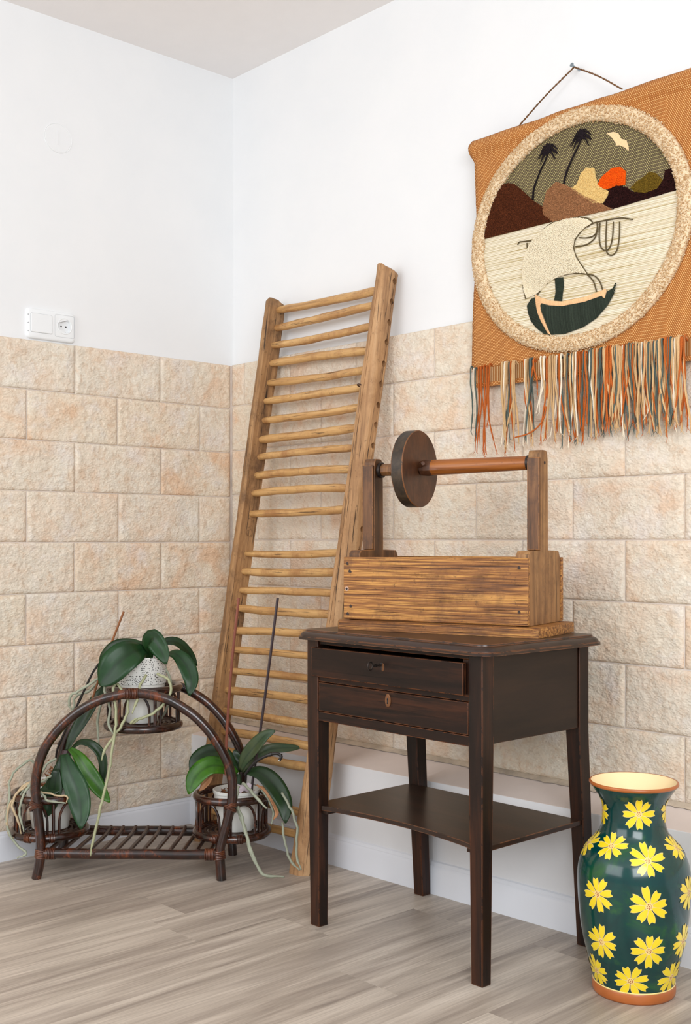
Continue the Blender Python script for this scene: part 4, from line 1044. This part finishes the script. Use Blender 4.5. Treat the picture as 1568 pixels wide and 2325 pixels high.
def bark(par, cx, cy, z, R, n, seed, hgt=0.02, out=()):
    rnd_ = random.Random(seed); b = MB()
    for i in range(n):
        a = rnd_.uniform(0, 2 * PI); r = R * math.sqrt(rnd_.random()); h = z + rnd_.uniform(0, hgt)
        c = Vector((cx + r * math.cos(a), cy + r * math.sin(a), h))
        ax = [Vector((rnd_.uniform(-1, 1), rnd_.uniform(-1, 1), rnd_.uniform(-0.7, 0.7))).normalized() for _ in range(3)]
        b.blob(c, [ax[0] * rnd_.uniform(0.008, 0.016), ax[1] * rnd_.uniform(0.003, 0.007), ax[2] * rnd_.uniform(0.002, 0.006)])
    for c, sp_ in out:
        for i in range(46):
            cc = Vector(c) + Vector((rnd_.gauss(0, sp_[0]), rnd_.gauss(0, sp_[1]), rnd_.gauss(0, sp_[2])))
            ax = [Vector((rnd_.uniform(-1, 1), rnd_.uniform(-1, 1), rnd_.uniform(-0.7, 0.7))).normalized() for _ in range(3)]
            b.blob(cc, [ax[0] * rnd_.uniform(0.007, 0.014), ax[1] * 0.004, ax[2] * 0.003])
    o = build('bark_substrate', b, M_BARK, par, SF)
    o['kind'] = 'stuff'
    return o
def pot(par, cx, cy, z0, z1, r0, r1, name='pot'):
    H = z1 - z0
    prof = [(z0 + 0.003, r0 - 0.004), (z0, r0 - 0.002), (z0 + 0.003, r0), (z0 + 0.016, r0 + 0.001), (z0 + 0.018, r0 + 0.0022), (z0 + H * 0.72, r0 + (r1 - r0) * 0.72), (z0 + H * 0.73, r0 + (r1 - r0) * 0.73 + 0.002),
            (z0 + H * 0.92, r1 - 0.001), (z0 + H * 0.93, r1 + 0.003), (z0 + H, r1 + 0.0035), (z0 + H + 0.001, r1 + 0.001), (z0 + H - 0.001, r1 - 0.001), (z0 + H * 0.85, r1 - 0.005)]
    b = MB(); b.lathe(prof, 48, cx, cy, cap0=True)
    return build(name, b, M_POTW, par, SF, smooth=True, angle=40)
def world_of(x_, y_, z_): return tuple(SF @ Vector((x_, y_, z_)))
def stems(par, key):
    for i, (pts, r, kind) in enumerate(STEMS[key]):
        nm = {'stick': 'support_stick', 'black': 'flower_stem', 'dark': 'support_stick', 'red': 'support_stick'}[kind]
        mt = {'stick': M_STICK, 'black': M_STEMB, 'dark': M_STEMD, 'red': M_STEMR}[kind]
        P = catmull(pts, 5); b = MB(); b.tube(P, r, 8)
        if kind == 'black':
            for k_ in (len(P) // 4, len(P) // 2, 3 * len(P) // 4):
                b.tube([P[k_], P[k_ + 1]], r * 1.35, 8)
        o = build(nm, b, mt, par, SF, smooth=True, angle=40)
        if key == 'right' and kind == 'black':
            b = MB(); b.tube([P[-1], P[-1] + (P[-1] - P[-2]).normalized() * 0.0012], r * 0.95, 8); build('cut_end', b, M_POTW, o, SF)

def orchid(key, label, px_, py_, z0, z1, r0, r1):
    t = thing('potted_orchid', label, 'potted plant', world_of(px_, py_, z0), (0, 0, SA), 'orchids on the rattan stand')
    pot(t, px_, py_, z0, z1, r0, r1)
    for i, (sp_, w, ci) in enumerate(LEAVES[key]): leaf(t, sp_, w, LM[ci], hash((key, i)) % 97 if False else i * 7 + len(key))
    return t
# left orchid
o1 = orchid('left', 'orchid in the left basket of the stand, with long drooping dark leaves', -0.272, 0.135, 0.120, 0.258, 0.056, 0.074)
bark(o1, -0.272, 0.135, 0.236, 0.062, 90, 3, 0.02, [((-0.262, 0.10, 0.284), (0.014, 0.010, 0.022))])
stems(o1, 'left')
for i, pts in enumerate(ROOTS['left']): root(o1, pts, 0.0038 if i not in (4,) else 0.0028, M_ROOT2 if i in (1, 4, 6) else M_ROOT, 11 + i)
b = MB(); b.tube(catmull([LEAVES['left'][0][0][0], (LEAVES['left'][0][0][0][0] - 0.008, 0.12, 0.30), (-0.245, 0.12, 0.27)], 4), [0.014] * 4 + [0.012] * 5, 9)
build('crown', b, plain('purple_brown_crown', srgb(66, 44, 48), 0.5), o1, SF, smooth=True)
# right orchid
o2 = orchid('right', 'orchid in the right basket of the stand, with two thin upright canes', 0.300, 0.131, 0.120, 0.240, 0.055, 0.068)
bark(o2, 0.300, 0.131, 0.218, 0.056, 80, 5, 0.014)
stems(o2, 'right')
for i, pts in enumerate(ROOTS['right']): root(o2, pts, 0.0048 if i < 3 else 0.0038, M_ROOT, 31 + i)
for i, (pts, w) in enumerate(DRIED):
    o = leaf(o2, pts, w * 1.4, M_DRY, 90 + i); o.name = 'dried_leaf'; o['label'] = 'dried orange-brown leaf'
b = MB(); b.tube([(0.303, 0.12, 0.225), (0.305, 0.125, 0.262), (0.306, 0.13, 0.285)], [0.012, 0.013, 0.008], 9)
build('crown', b, G_MID, o2, SF, smooth=True)
b = MB()
rnd_ = random.Random(4)
n = 7; v = []
for j in range(n):
    for i in range(n): v.append((0.300 + 0.010 * i - 0.010, 0.075 + 0.004 * j + 0.004 * rnd_.random(), 0.243 + 0.003 * j + 0.010 * noise.noise((i * 0.9, j * 0.8, 2))))
b.add(v, [(j * n + i, j * n + i + 1, (j + 1) * n + i + 1, (j + 1) * n + i) for j in range(n - 1) for i in range(n - 1)])
build('wilted_flower', b, plain('wilted_petal', srgb(190, 176, 184), 0.6), o2, SF, smooth=True, angle=180)
# top orchid in a pierced white cover pot
t = thing('potted_orchid', 'orchid in a white lace-pattern pot in the top basket of the stand', 'potted plant', world_of(0.010, 0.131, 0.445), (0, 0, SA), 'orchids on the rattan stand')
o3 = t
cx, cy = 0.010, 0.131
b = MB(); b.lathe([(0.447, 0.044), (0.445, 0.046), (0.448, 0.0475), (0.545, 0.066), (0.5455, 0.069), (0.563, 0.0705), (0.5635, 0.0735)], 56, cx, cy, cap0=True)
build('pot', b, M_POTW, t, SF, smooth=True, angle=40)
b = MB(); b.lathe([(0.5635, 0.0735), (0.572, 0.0745), (0.640, 0.0800), (0.643, 0.0815), (0.646, 0.0800), (0.644, 0.0780), (0.60, 0.072)], 64, cx, cy)
build('pierced_collar', b, M_LACE, t, SF, smooth=True, angle=40)
bark(o3, cx, cy, 0.615, 0.070, 90, 8, 0.02)
for i, (sp_, w, ci) in enumerate(LEAVES['top']): leaf(o3, sp_, w, LM[ci], 50 + i, (0.0, -0.93, 0.35) if i == 0 else ((-0.25, -0.9, 0.3) if i == 1 else None))
for i, pts in enumerate(ROOTS['top']): root(o3, pts, 0.0042, M_ROOTG if i in (0, 1, 2, 3) else M_ROOT, 71 + i)
stems(o3, 'top')

# ------------------------------------------------------------------ wall hanging
def weave(name, base, base2, speck, cw, ch, sw_=0.16, sh_=0.36, amt=0.9):
    t = NT(name); tc = t.n('ShaderNodeTexCoord'); sp_ = t.n('ShaderNodeSeparateXYZ'); t.set(sp_, 0, tc.outputs['Object'])
    X = t.math('MULTIPLY', sp_.outputs[0], 1 / cw); Z = t.math('MULTIPLY', sp_.outputs[2], 1 / ch)
    row = t.math('FLOOR', Z); par = t.math('MULTIPLY', t.math('MODULO', t.math('ABSOLUTE', row), 2.0), 0.5)
    fx = t.math('FRACT', t.math('ADD', X, par)); fz = t.math('FRACT', Z)
    wn = t.noise(tc.outputs['Object'], 300, 2)
    ax = t.math('ABSOLUTE', t.math('SUBTRACT', fx, 0.5)); az = t.math('ABSOLUTE', t.math('SUBTRACT', fz, 0.5))
    m_ = t.math('MULTIPLY', t.math('LESS_THAN', ax, sw_), t.math('LESS_THAN', az, sh_))
    m_ = t.math('MULTIPLY', m_, t.math('ADD', 0.55, t.math('MULTIPLY', wn, 0.8)), True)
    big = t.noise(tc.outputs['Object'], 22, 5, 0.6)
    col = t.ramp(big, [(0.3, base), (0.7, base2)])
    # dark gaps between the weft threads
    gap = t.math('LESS_THAN', fz, 0.16)
    col = t.mix(t.math('MULTIPLY', gap, 0.45), col, tuple(x * 0.4 for x in base[:3]) + (1,))
    col = t.mix(t.math('MULTIPLY', m_, amt), col, speck)
    h = t.math('SINE', t.math('MULTIPLY', fz, PI)); h2 = t.math('ADD', t.math('MULTIPLY', h, 0.6), t.math('MULTIPLY', m_, 0.6))
    t.bump(h2, 0.5, 0.0015)
    return t.out(col, 0.9)
M_CLOTH = weave('rust_brown_weave', srgb(164, 94, 34), srgb(182, 110, 44), srgb(240, 200, 136), 0.0054, 0.0044, 0.15, 0.30, 1.0)
M_SKY = weave('olive_grey_weave', srgb(78, 64, 46), srgb(98, 82, 60), srgb(206, 194, 126), 0.0054, 0.0044, 0.15, 0.30, 1.0)
def m_sea():
    t = NT('cream_sea_yarn'); v = t.coords('Object', (1.6, 1, 330)); b1_ = t.noise(v, 1.0, 3, 0.6)
    v2 = t.coords('Object', (30, 1, 330)); b2_ = t.noise(v2, 1.0, 2)
    col = t.ramp(b1_, [(0.38, srgb(186, 164, 112)), (0.45, srgb(232, 218, 188)), (0.60, srgb(246, 236, 214)), (0.68, srgb(216, 198, 156))])
    tc = t.n('ShaderNodeTexCoord'); sp_ = t.n('ShaderNodeSeparateXYZ'); t.set(sp_, 0, tc.outputs['Object'])
    fz = t.math('FRACT', t.math('MULTIPLY', sp_.outputs[2], 1 / 0.0042))
    fx = t.math('FRACT', t.math('ADD', t.math('MULTIPLY', sp_.outputs[0], 1 / 0.006), t.math('MULTIPLY', fz, 0.5)))
    h = t.math('SINE', t.math('MULTIPLY', fz, PI))
    col = t.mix(t.math('MULTIPLY', t.math('LESS_THAN', fz, 0.2), 0.45), col, srgb(164, 140, 92))
    t.bump(t.math('ADD', h, t.math('MULTIPLY', b2_, 0.5)), 0.6, 0.002)
    return t.out(col, 0.9)
M_SEA = m_sea()
def yarn(name, c, v=0.18, rough=0.9):
    t = NT(name)
    gi = t.n('ShaderNodeNewGeometry')
    lo = tuple(x * (1 - v) for x in c[:3]) + (1,); hi = tuple(min(1, x * (1 + v)) for x in c[:3]) + (1,)
    col = t.ramp(gi.outputs['Random Per Island'], [(0.1, lo), (0.9, hi)])
    fz_ = t.noise(t.coords('Object', (1, 1, 1)), 520, 3, 0.7)
    col = t.mix(t.ramp(fz_, [(0.35, (0.5, 0.5, 0.5, 1)), (0.55, (0, 0, 0, 1))]), col, tuple(x * (0.4 if max(c[:3]) < 0.6 else 0.72) for x in c[:3]) + (1,))
    t.bump(fz_, 0.5, 0.0015)
    t.b.inputs['Specular IOR Level'].default_value = 0.15
    return t.out(col, rough)
def yarn2(name, cs):
    t = NT(name); gi = t.n('ShaderNodeNewGeometry')
    n_ = len(cs); t_ = [(i / (n_ - 1), c) for i, c in enumerate(cs)]
    col = t.ramp(gi.outputs['Random Per Island'], t_)
    return t.out(col, 0.95)
M_RINGY = yarn2('beige_wool_loops', [srgb(182, 138, 92), srgb(208, 172, 126), srgb(238, 218, 186), srgb(218, 186, 142), srgb(198, 158, 112)])
M_YORANGE = yarn('rust_orange_yarn', srgb(192, 100, 44))
M_YTAN = yarn('tan_yarn', srgb(212, 174, 126), 0.12)
M_YCREAM = yarn('cream_yarn', srgb(240, 226, 202), 0.06)
M_YTEAL = yarn('teal_grey_yarn', srgb(92, 104, 98), 0.2)
M_BROWNP = yarn('dark_brown_pile', srgb(92, 46, 24), 0.35)
M_TANP = yarn('tan_brown_pile', srgb(168, 118, 80), 0.2)
M_CREAMP = yarn('pale_yellow_pile', srgb(238, 206, 138), 0.1)
M_ORANGEP = yarn('bright_orange_pile', srgb(244, 98, 14), 0.12)
M_DARKP = yarn('black_brown_pile', srgb(48, 20, 18), 0.45)
M_OLIVEP = yarn('olive_pile', srgb(122, 96, 30), 0.2)
M_SAILP = yarn('cream_sail_pile', srgb(250, 238, 212), 0.04)
M_HULLY = yarn('dark_green_thread', srgb(52, 60, 50), 0.3)
M_PEACHY = yarn('peach_thread', srgb(240, 196, 148), 0.08)
M_BIRDY = yarn('pale_peach_thread', srgb(248, 218, 172), 0.05)
M_CORD = yarn('olive_brown_cord', srgb(98, 84, 58), 0.1)
M_PALM = yarn('black_thread', srgb(34, 26, 30), 0.2)
M_HCORD = plain('brown_twisted_cord', srgb(110, 74, 40), 0.8, 0.2)

wh = thing('wall_hanging', 'woven rust-brown wall hanging with palms, sun and sailing boat in a woolly ring', 'wall hanging', (1.55, -0.04, 1.5))
YB = -0.0425      # back of the cloth
def ledge_x(z):
    T_ = [(1.432, 1.198), (1.438, 1.198), (1.50, 1.195), (1.622, 1.197), (1.75, 1.206), (1.916, 1.213), (2.02, 1.208), (2.085, 1.204), (2.105, 1.192), (2.13, 1.189), (2.15, 1.196)]
    for (z0, a), (z1, c) in zip(T_, T_[1:]):
        if z <= z1: return a + (c - a) * max(0, (z - z0)) / (z1 - z0) + 0.0012 * noise.noise((z * 70, 0, 0))
    return T_[-1][1]
XRT = 1.913
b = MB(); v = []; f = []; nx, nz = 50, 90; z0, z1 = 1.490, 2.147
for j in range(nz + 1):
    z = z0 + (z1 - z0) * j / nz
    for i in range(nx + 1):
        s = i / nx; xa = ledge_x(z); xx = xa + (XRT - 0.3 * (xa - 1.2) - xa) * s
        zz = z + (0.004 * noise.noise((s * 8, 1, 1)) if j == nz else 0)
        yy = YB - 0.0035 + 0.0012 * noise.noise((xx * 8, z * 8, 0))
        if z > 2.098: yy -= 0.011 * math.sin(PI * min(1, (z - 2.098) / 0.049)) 
        v.append((xx, yy, zz))
for j in range(nz):
    for i in range(nx):
        a = j * (nx + 1) + i; f.append((a, a + 1, a + nx + 2, a + nx + 1))
b.add(v, f)
o = build('backing_cloth', b, M_CLOTH, wh, I4, smooth=True, angle=180)
sm = o.modifiers.new('solid', 'SOLIDIFY'); sm.thickness = 0.003; sm.offset = 0
# rod inside the top hem
b = MB(); b.tube([(1.191, YB + 0.001, 2.123), (1.911, YB + 0.001, 2.126)], 0.0125, 12); build('top_hem_roll', b, M_CLOTH, wh, I4, smooth=True)
# warp band and lower selvedge under the fringe
def m_warp():
    t = NT('warp_band'); tc = t.n('ShaderNodeTexCoord'); sp_ = t.n('ShaderNodeSeparateXYZ'); t.set(sp_, 0, tc.outputs['Object'])
    fx = t.math('FRACT', t.math('MULTIPLY', sp_.outputs[0], 1 / 0.0062))
    col = t.mix(t.math('LESS_THAN', fx, 0.26), srgb(150, 96, 44), srgb(226, 196, 150))
    t.bump(t.math('SINE', t.math('MULTIPLY', fx, PI)), 0.5, 0.001)
    return t.out(col, 0.9)
build('warp_band', MB().box(1.200, 1.911, YB - 0.0045, YB - 0.001, 1.448, 1.492), m_warp(), wh, I4)
build('lower_selvedge', MB().box(1.199, 1.911, YB - 0.0050, YB - 0.0008, 1.436, 1.4485), M_CLOTH, wh, I4, bevel=0.001)

CX, CZ, RA, RB, RW = 1.5525, 1.8195, 0.3305, 0.2975, 0.0225
YS = YB - 0.0045
def ell(a, k_=0.0): 
    w_ = 1 + 0.008 * noise.noise((math.cos(a) * 1.6, math.sin(a) * 1.6, 3))
    return (CX + (RA + k_) * w_ * math.cos(a), CZ + (RB + k_) * w_ * math.sin(a))
def prism(pts, y0, y1):
    """solid plate in the plane of the wall; y1 is the front"""
    n = len(pts)
    area_ = sum(pts[i][0] * pts[(i + 1) % n][1] - pts[(i + 1) % n][0] * pts[i][1] for i in range(n))
    if area_ < 0: pts = list(reversed(pts))
    tris = tessellate_polygon([[Vector((p[0], p[1], 0)) for p in pts]])
    v = [(p[0], y0, p[1]) for p in pts] + [(p[0], y1, p[1]) for p in pts]
    f = []
    for t_ in tris:
        a, b_, c = t_
        ar = (pts[b_][0] - pts[a][0]) * (pts[c][1] - pts[a][1]) - (pts[c][0] - pts[a][0]) * (pts[b_][1] - pts[a][1])
        if ar < 0: b_, c = c, b_
        f.append((a + n, b_ + n, c + n)); f.append((a, c, b_))
    for i in range(n):
        j = (i + 1) % n; f.append((i, j, j + n, i + n))
    return MB().add(v, f)
HZ = 1.8575
ins = [ell(2 * PI * i / 120, -0.012) for i in range(120)]
sky = [p for p in ins if p[1] >= HZ]; sky.sort(key=lambda p: -p[0])
sky = [(sky[0][0] + 0.001, HZ)] + sky + [(sky[-1][0] - 0.001, HZ)]
sea = [p for p in ins if p[1] < HZ]; sea.sort(key=lambda p: math.atan2(p[1] - CZ, p[0] - CX) if math.atan2(p[1] - CZ, p[0] - CX) < 1 else math.atan2(p[1] - CZ, p[0] - CX) - 2 * PI)
def ordered(pts):
    c = (sum(p[0] for p in pts) / len(pts), sum(p[1] for p in pts) / len(pts))
    return sorted(pts, key=lambda p: math.atan2(p[1] - c[1], p[0] - c[0]))
build('sky_panel', prism(ordered(sky), YS + 0.001, YS - 0.0012), M_SKY, wh, I4)
build('sea_panel', prism(ordered([p for p in sea] + [(ins[0][0] - 0.003, HZ), (CX - 0.306, HZ)]), YS + 0.001, YS - 0.0022), M_SEA, wh, I4)
# woolly ring of loops
b = MB(); rnd_ = random.Random(5)
N = 150
rings = []
for i in range(N):
    a = 2 * PI * i / N; c = ell(a); dx, dz = math.cos(a) * RB, math.sin(a) * RA; l = math.hypot(dx, dz); dx /= l; dz /= l
    ring = []
    for j in range(10):
        q = PI * j / 9 - PI / 2
        rr = RW * 0.93 * math.sin(q); hh = 0.016 * max(0, math.cos(q)) ** 0.7
        ring.append((c[0] + dx * rr, YS - hh, c[1] + dz * rr))
    rings.append(ring)
b.loft(rings, closed=True)
for i in range(8200):
    a = rnd_.uniform(0, 2 * PI); q = rnd_.uniform(-1, 1); c = ell(a); dx, dz = math.cos(a) * RB, math.sin(a) * RA; l = math.hypot(dx, dz); dx /= l; dz /= l
    rr = RW * q + rnd_.gauss(0, 0.0008); hh = 0.0165 * max(0.05, 1 - q * q) ** 0.5
    p = Vector((c[0] + dx * rr, YS - hh, c[1] + dz * rr))
    d = Vector((rnd_.gauss(0, 1), rnd_.gauss(0, 0.6), rnd_.gauss(0, 1))).normalized(); e = d.orthogonal().normalized(); g = d.cross(e)
    b.blob(p, [d * rnd_.uniform(0.0026, 0.0042), e * 0.0021, g * 0.0021])
o = build('wool_ring', b, M_RINGY, wh, I4, smooth=True, angle=180); o['label'] = 'thick beige woolly ring'

def inside(p, poly):
    r = False; n = len(poly)
    for i in range(n):
        x1_, y1_ = poly[i]; x2_, y2_ = poly[(i + 1) % n]
        if (y1_ > p[1]) != (y2_ > p[1]) and p[0] < (x2_ - x1_) * (p[1] - y1_) / (y2_ - y1_) + x1_: r = not r
    return r
def pile(name, poly, mat, y0, th, step=0.0026, size=0.0017, puff=0.0, label=None):
    m_ = prism(poly, y0, y0 - th)
    rnd_ = random.Random(len(poly) * 7)
    xs = [p[0] for p in poly]; zs_ = [p[1] for p in poly]
    cx = (min(xs) + max(xs)) / 2; cz = (min(zs_) + max(zs_)) / 2; hw = (max(xs) - min(xs)) / 2; hh = (max(zs_) - min(zs_)) / 2
    z = min(zs_)
    while z < max(zs_):
        x = min(xs) + rnd_.random() * step
        while x < max(xs):
            p = (x + rnd_.uniform(-.3, .3) * step, z + rnd_.uniform(-.3, .3) * step)
            if inside(p, poly):
                d = Vector((rnd_.gauss(0, .5), -1, rnd_.gauss(0, .5))).normalized(); e = d.orthogonal().normalized(); g = d.cross(e)
                k_ = puff * max(0, 1 - ((p[0] - cx) / hw) ** 2 * 0.8 - ((p[1] - cz) / hh) ** 2 * 0.8)
                m_.blob((p[0], y0 - th - k_ - 0.0003, p[1]), [d * size * 1.6, e * size, g * size])
            x += step
        z += step * 0.86
    o = build(name, m_, mat, wh, I4)
    if label: o['label'] = label
    return o
YF = YS - 0.0014
pile('hill', MOUNT['brown'], M_BROWNP, YF, 0.0045, label='dark brown tufted hill')
pile('hill', MOUNT['dark'], M_DARKP, YF, 0.0030, label='black-brown tufted hills')
pile('hill', MOUNT['olive'], M_OLIVEP, YF, 0.0042, label='olive tufted hill')
pile('setting_sun', MOUNT['orange'], M_ORANGEP, YF, 0.0040, label='bright orange tufted sun')
pile('hill', MOUNT['cream'], M_CREAMP, YF, 0.0046, label='pale yellow tufted hill')
pile('hill', MOUNT['tan'], M_TANP, YF, 0.0052, label='tan brown tufted hill')
YQ = YS - 0.0024
pile('sail', SAIL, M_SAILP, YQ, 0.0050, 0.0024, 0.0015, puff=0.0040)
def hatch(poly, ang, step, r, y, bulge=0.0, mb=None):
    """threads laid side by side across a shape"""
    mb = mb or MB(); ca, sa = math.cos(ang), math.sin(ang)
    R_ = [(p[0] * ca + p[1] * sa, -p[0] * sa + p[1] * ca) for p in poly]
    u0, u1 = min(p[0] for p in R_), max(p[0] for p in R_)
    u = u0 + step / 2
    while u < u1:
        xs = []
        n = len(R_)
        for i in range(n):
            a, c = R_[i], R_[(i + 1) % n]
            if (a[0] > u) != (c[0] > u): xs.append(a[1] + (c[1] - a[1]) * (u - a[0]) / (c[0] - a[0]))
        xs.sort()
        for w0, w1 in zip(xs[::2], xs[1::2]):
            if w1 - w0 < 0.0008: continue
            pts = []
            for k_ in range(5):
                w = w0 + (w1 - w0) * k_ / 4; q = 1 - (2 * k_ / 4 - 1) ** 2
                pts.append((u * ca - w * sa, y - bulge * q - r * 0.5, u * sa + w * ca))
            mb.tube(pts, r, 5)
        u += step
    return mb
hl = build('boat_hull', hatch(HULL, 0.12, 0.0021, 0.0014, YQ - 0.002, 0.004), M_HULLY, wh, I4, smooth=True)
build('boat_stern', hatch(STERN, PI / 2 - 0.5, 0.0018, 0.0012, YQ - 0.0015, 0.0025), M_HULLY, wh, I4, smooth=True)
build('stern_post', hatch(POST, PI / 2 + 0.1, 0.0017, 0.0011, YQ - 0.0035, 0.001), M_PEACHY, wh, I4, smooth=True)
build('gunwale', hatch(GUNWALE, 0.15, 0.0017, 0.0011, YQ - 0.0035, 0.001), M_PEACHY, wh, I4, smooth=True)
build('mast', hatch(MAST, PI / 2, 0.0018, 0.0012, YQ - 0.001, 0.002), M_HULLY, wh, I4, smooth=True)
build('bird', hatch(BIRD, 0.6, 0.0016, 0.0010, YF, 0.001), M_BIRDY, wh, I4, smooth=True)
for c in CORDS:
    P = catmull([(p[0], YQ - 0.0030, p[1]) for p in c], 5); b = MB(); b.tube(P, 0.0017, 6); build('rigging_cord', b, M_CORD, wh, I4, smooth=True)
for c in PALMS:
    P = catmull([(p[0], YF - 0.0022, p[1]) for p in c], 5); b = MB(); b.tube(P, [0.0030 - 0.0010 * i / (len(P) - 1) for i in range(len(P))], 7)
    pm = build('palm_tree', b, M_PALM, wh, I4, smooth=True)
    b = MB(); top = Vector(P[-1]); rnd_ = random.Random(3)
    for k_ in range(20):
        a = -0.55 + (PI + 1.1) * k_ / 19 + rnd_.uniform(-0.1, 0.1)
        L = rnd_.uniform(0.022, 0.036); dx, dz = math.cos(a) * L, math.sin(a) * L * 0.8
        for w_ in range(3):
            o_ = rnd_.uniform(-0.0016, 0.0016)
            b.tube([top + Vector((0, 0, 0)), top + Vector((dx * 0.55 + o_, -0.002, dz * 0.75 + 0.004)), top + Vector((dx + o_, -0.001, dz - 0.012 + o_))], [0.0018, 0.0017, 0.0007], 5)
    build('fronds', b, M_PALM, pm, I4, smooth=True)

# hanging cord up to the nail
for pts in ([(1.3662, -0.046, 2.148), (1.452, -0.038, 2.2095), (1.5345, -0.024, 2.2650)], [(1.5345, -0.024, 2.2650), (1.62, -0.038, 2.2115), (1.6990, -0.046, 2.152)]):
    P = catmull(pts, 30); b = MB()
    for ph in (0, PI):
        b.tube([p + Vector((0.0, 0.0012 * math.cos(i * 0.9 + ph), 0.0012 * math.sin(i * 0.9 + ph))) for i, p in enumerate(P)], 0.0015, 6)
    build('hanging_cord', b, M_HCORD, wh, I4, smooth=True)
# yarn fringe, strand by strand
rnd_ = random.Random(12)
FR = []
def fx(c): return 1.1985 + (c - 85) / (1560 - 85) * 0.700
def frp(c):  # crop column -> metres along the hanging (perspective stretch)
    X = 1040 + c * 0.33673; ang = (X - 784) / 2593
    k_ = (-2.5491 + 0.055)
    dx = -0.7333 + 0.6799 * ang; dy = 0.6799 + 0.7333 * ang
    return 3.3586 + dx * (-k_) / dy
groups = [(85, 'T', 0.19, 1), (100, 'C', .22, 1), (115, 'T', .20, 1), (128, 'O', .235, 1), (142, 'O', .21, 1), (160, 'O', .245, 2), (178, 'O', .25, 1), (192, 'O', .24, 2), (212, 'O', .18, 1),
          (300, 'N', .235, 2), (315, 'C', .225, 2), (330, 'N', .215, 2), (342, 'T', .22, 2), (352, 'O', .25, 2), (372, 'N', .22, 2), (385, 'N', .20, 1),
          (440, 'O', .15, 1), (450, 'C', .235, 2), (462, 'N', .235, 2), (478, 'T', .19, 2), (492, 'T', .225, 2), (508, 'O', .10, 2), (480, 'O', .22, 1), (560, 'C', .15, 1), (572, 'N', .18, 1), (580, 'C', .14, 1), (600, 'O', .22, 2)]
cc = 610
while cc < 840:
    groups.append((cc, rnd_.choice('TONCTNONO'), rnd_.uniform(.20, .245), 1)); cc += rnd_.uniform(7, 11)
while cc < 1535:
    groups.append((cc, rnd_.choice('TONOTNOOCTN'), rnd_.uniform(.175, .235), 1)); cc += rnd_.uniform(4.6, 6.6)
MC = {'O': M_YORANGE, 'T': M_YTEAL, 'C': M_YCREAM, 'N': M_YTAN}
cnt = 0
for c, kcol, L, num in groups:
    for q in range(num):
        if cnt >= 298: break
        x_ = frp(c + rnd_.uniform(-4, 4)); L_ = L * rnd_.uniform(0.96, 1.03); layer = rnd_.uniform(0.0, 0.011)
        y_ = YB - 0.008 - layer; sway = rnd_.gauss(0, 0.014) + (0.0 if c > 400 else rnd_.uniform(-0.018, 0.004)); ph = rnd_.uniform(0, 6)
        top = 1.4965 + rnd_.uniform(-0.004, 0.003)
        pts = [(x_ + 0.001, YB - 0.001, top - 0.010), (x_, y_ + 0.001, top)]
        for k_ in range(1, 8):
            s = k_ / 7
            pts.append((x_ + sway * s * s + 0.0042 * math.sin(ph + s * 6) * min(1, s * 1.5), y_ + 0.003 * math.sin(ph + s * 4) * s + (0.002 if s > 0.3 else 0), top - L_ * s))
        b = MB(); r = {'O': 0.0021, 'T': 0.0021, 'C': 0.0023, 'N': 0.0026}[kcol]
        P = catmull(pts, 3)
        b.tube(P, [r * (1 + 0.15 * math.sin(i * 1.7)) * (0.55 if i > len(P) - 4 else 1) for i in range(len(P))], 6)
        # frayed end
        e = P[-1]
        for w_ in range(2): b.tube([P[-3], e + Vector((rnd_.gauss(0, .0018), rnd_.gauss(0, .001), -0.002)), e + Vector((rnd_.gauss(0, .004), rnd_.gauss(0, .002), -rnd_.uniform(.006, .016)))], [r * 0.5, r * 0.4, 0.0004], 4)
        build('fringe_strand', b, MC[kcol], wh, I4, smooth=True); cnt += 1
b = MB()
b.tube(catmull([(frp(600), YB - 0.018, 1.36), (frp(585), YB - 0.018, 1.33), (frp(540), YB - 0.018, 1.305), (frp(480), YB - 0.02, 1.290), (frp(395), YB - 0.02, 1.283)], 4), 0.0021, 6)
build('fringe_strand', b, M_YORANGE, wh, I4, smooth=True)
bpy.context.view_layer.update()
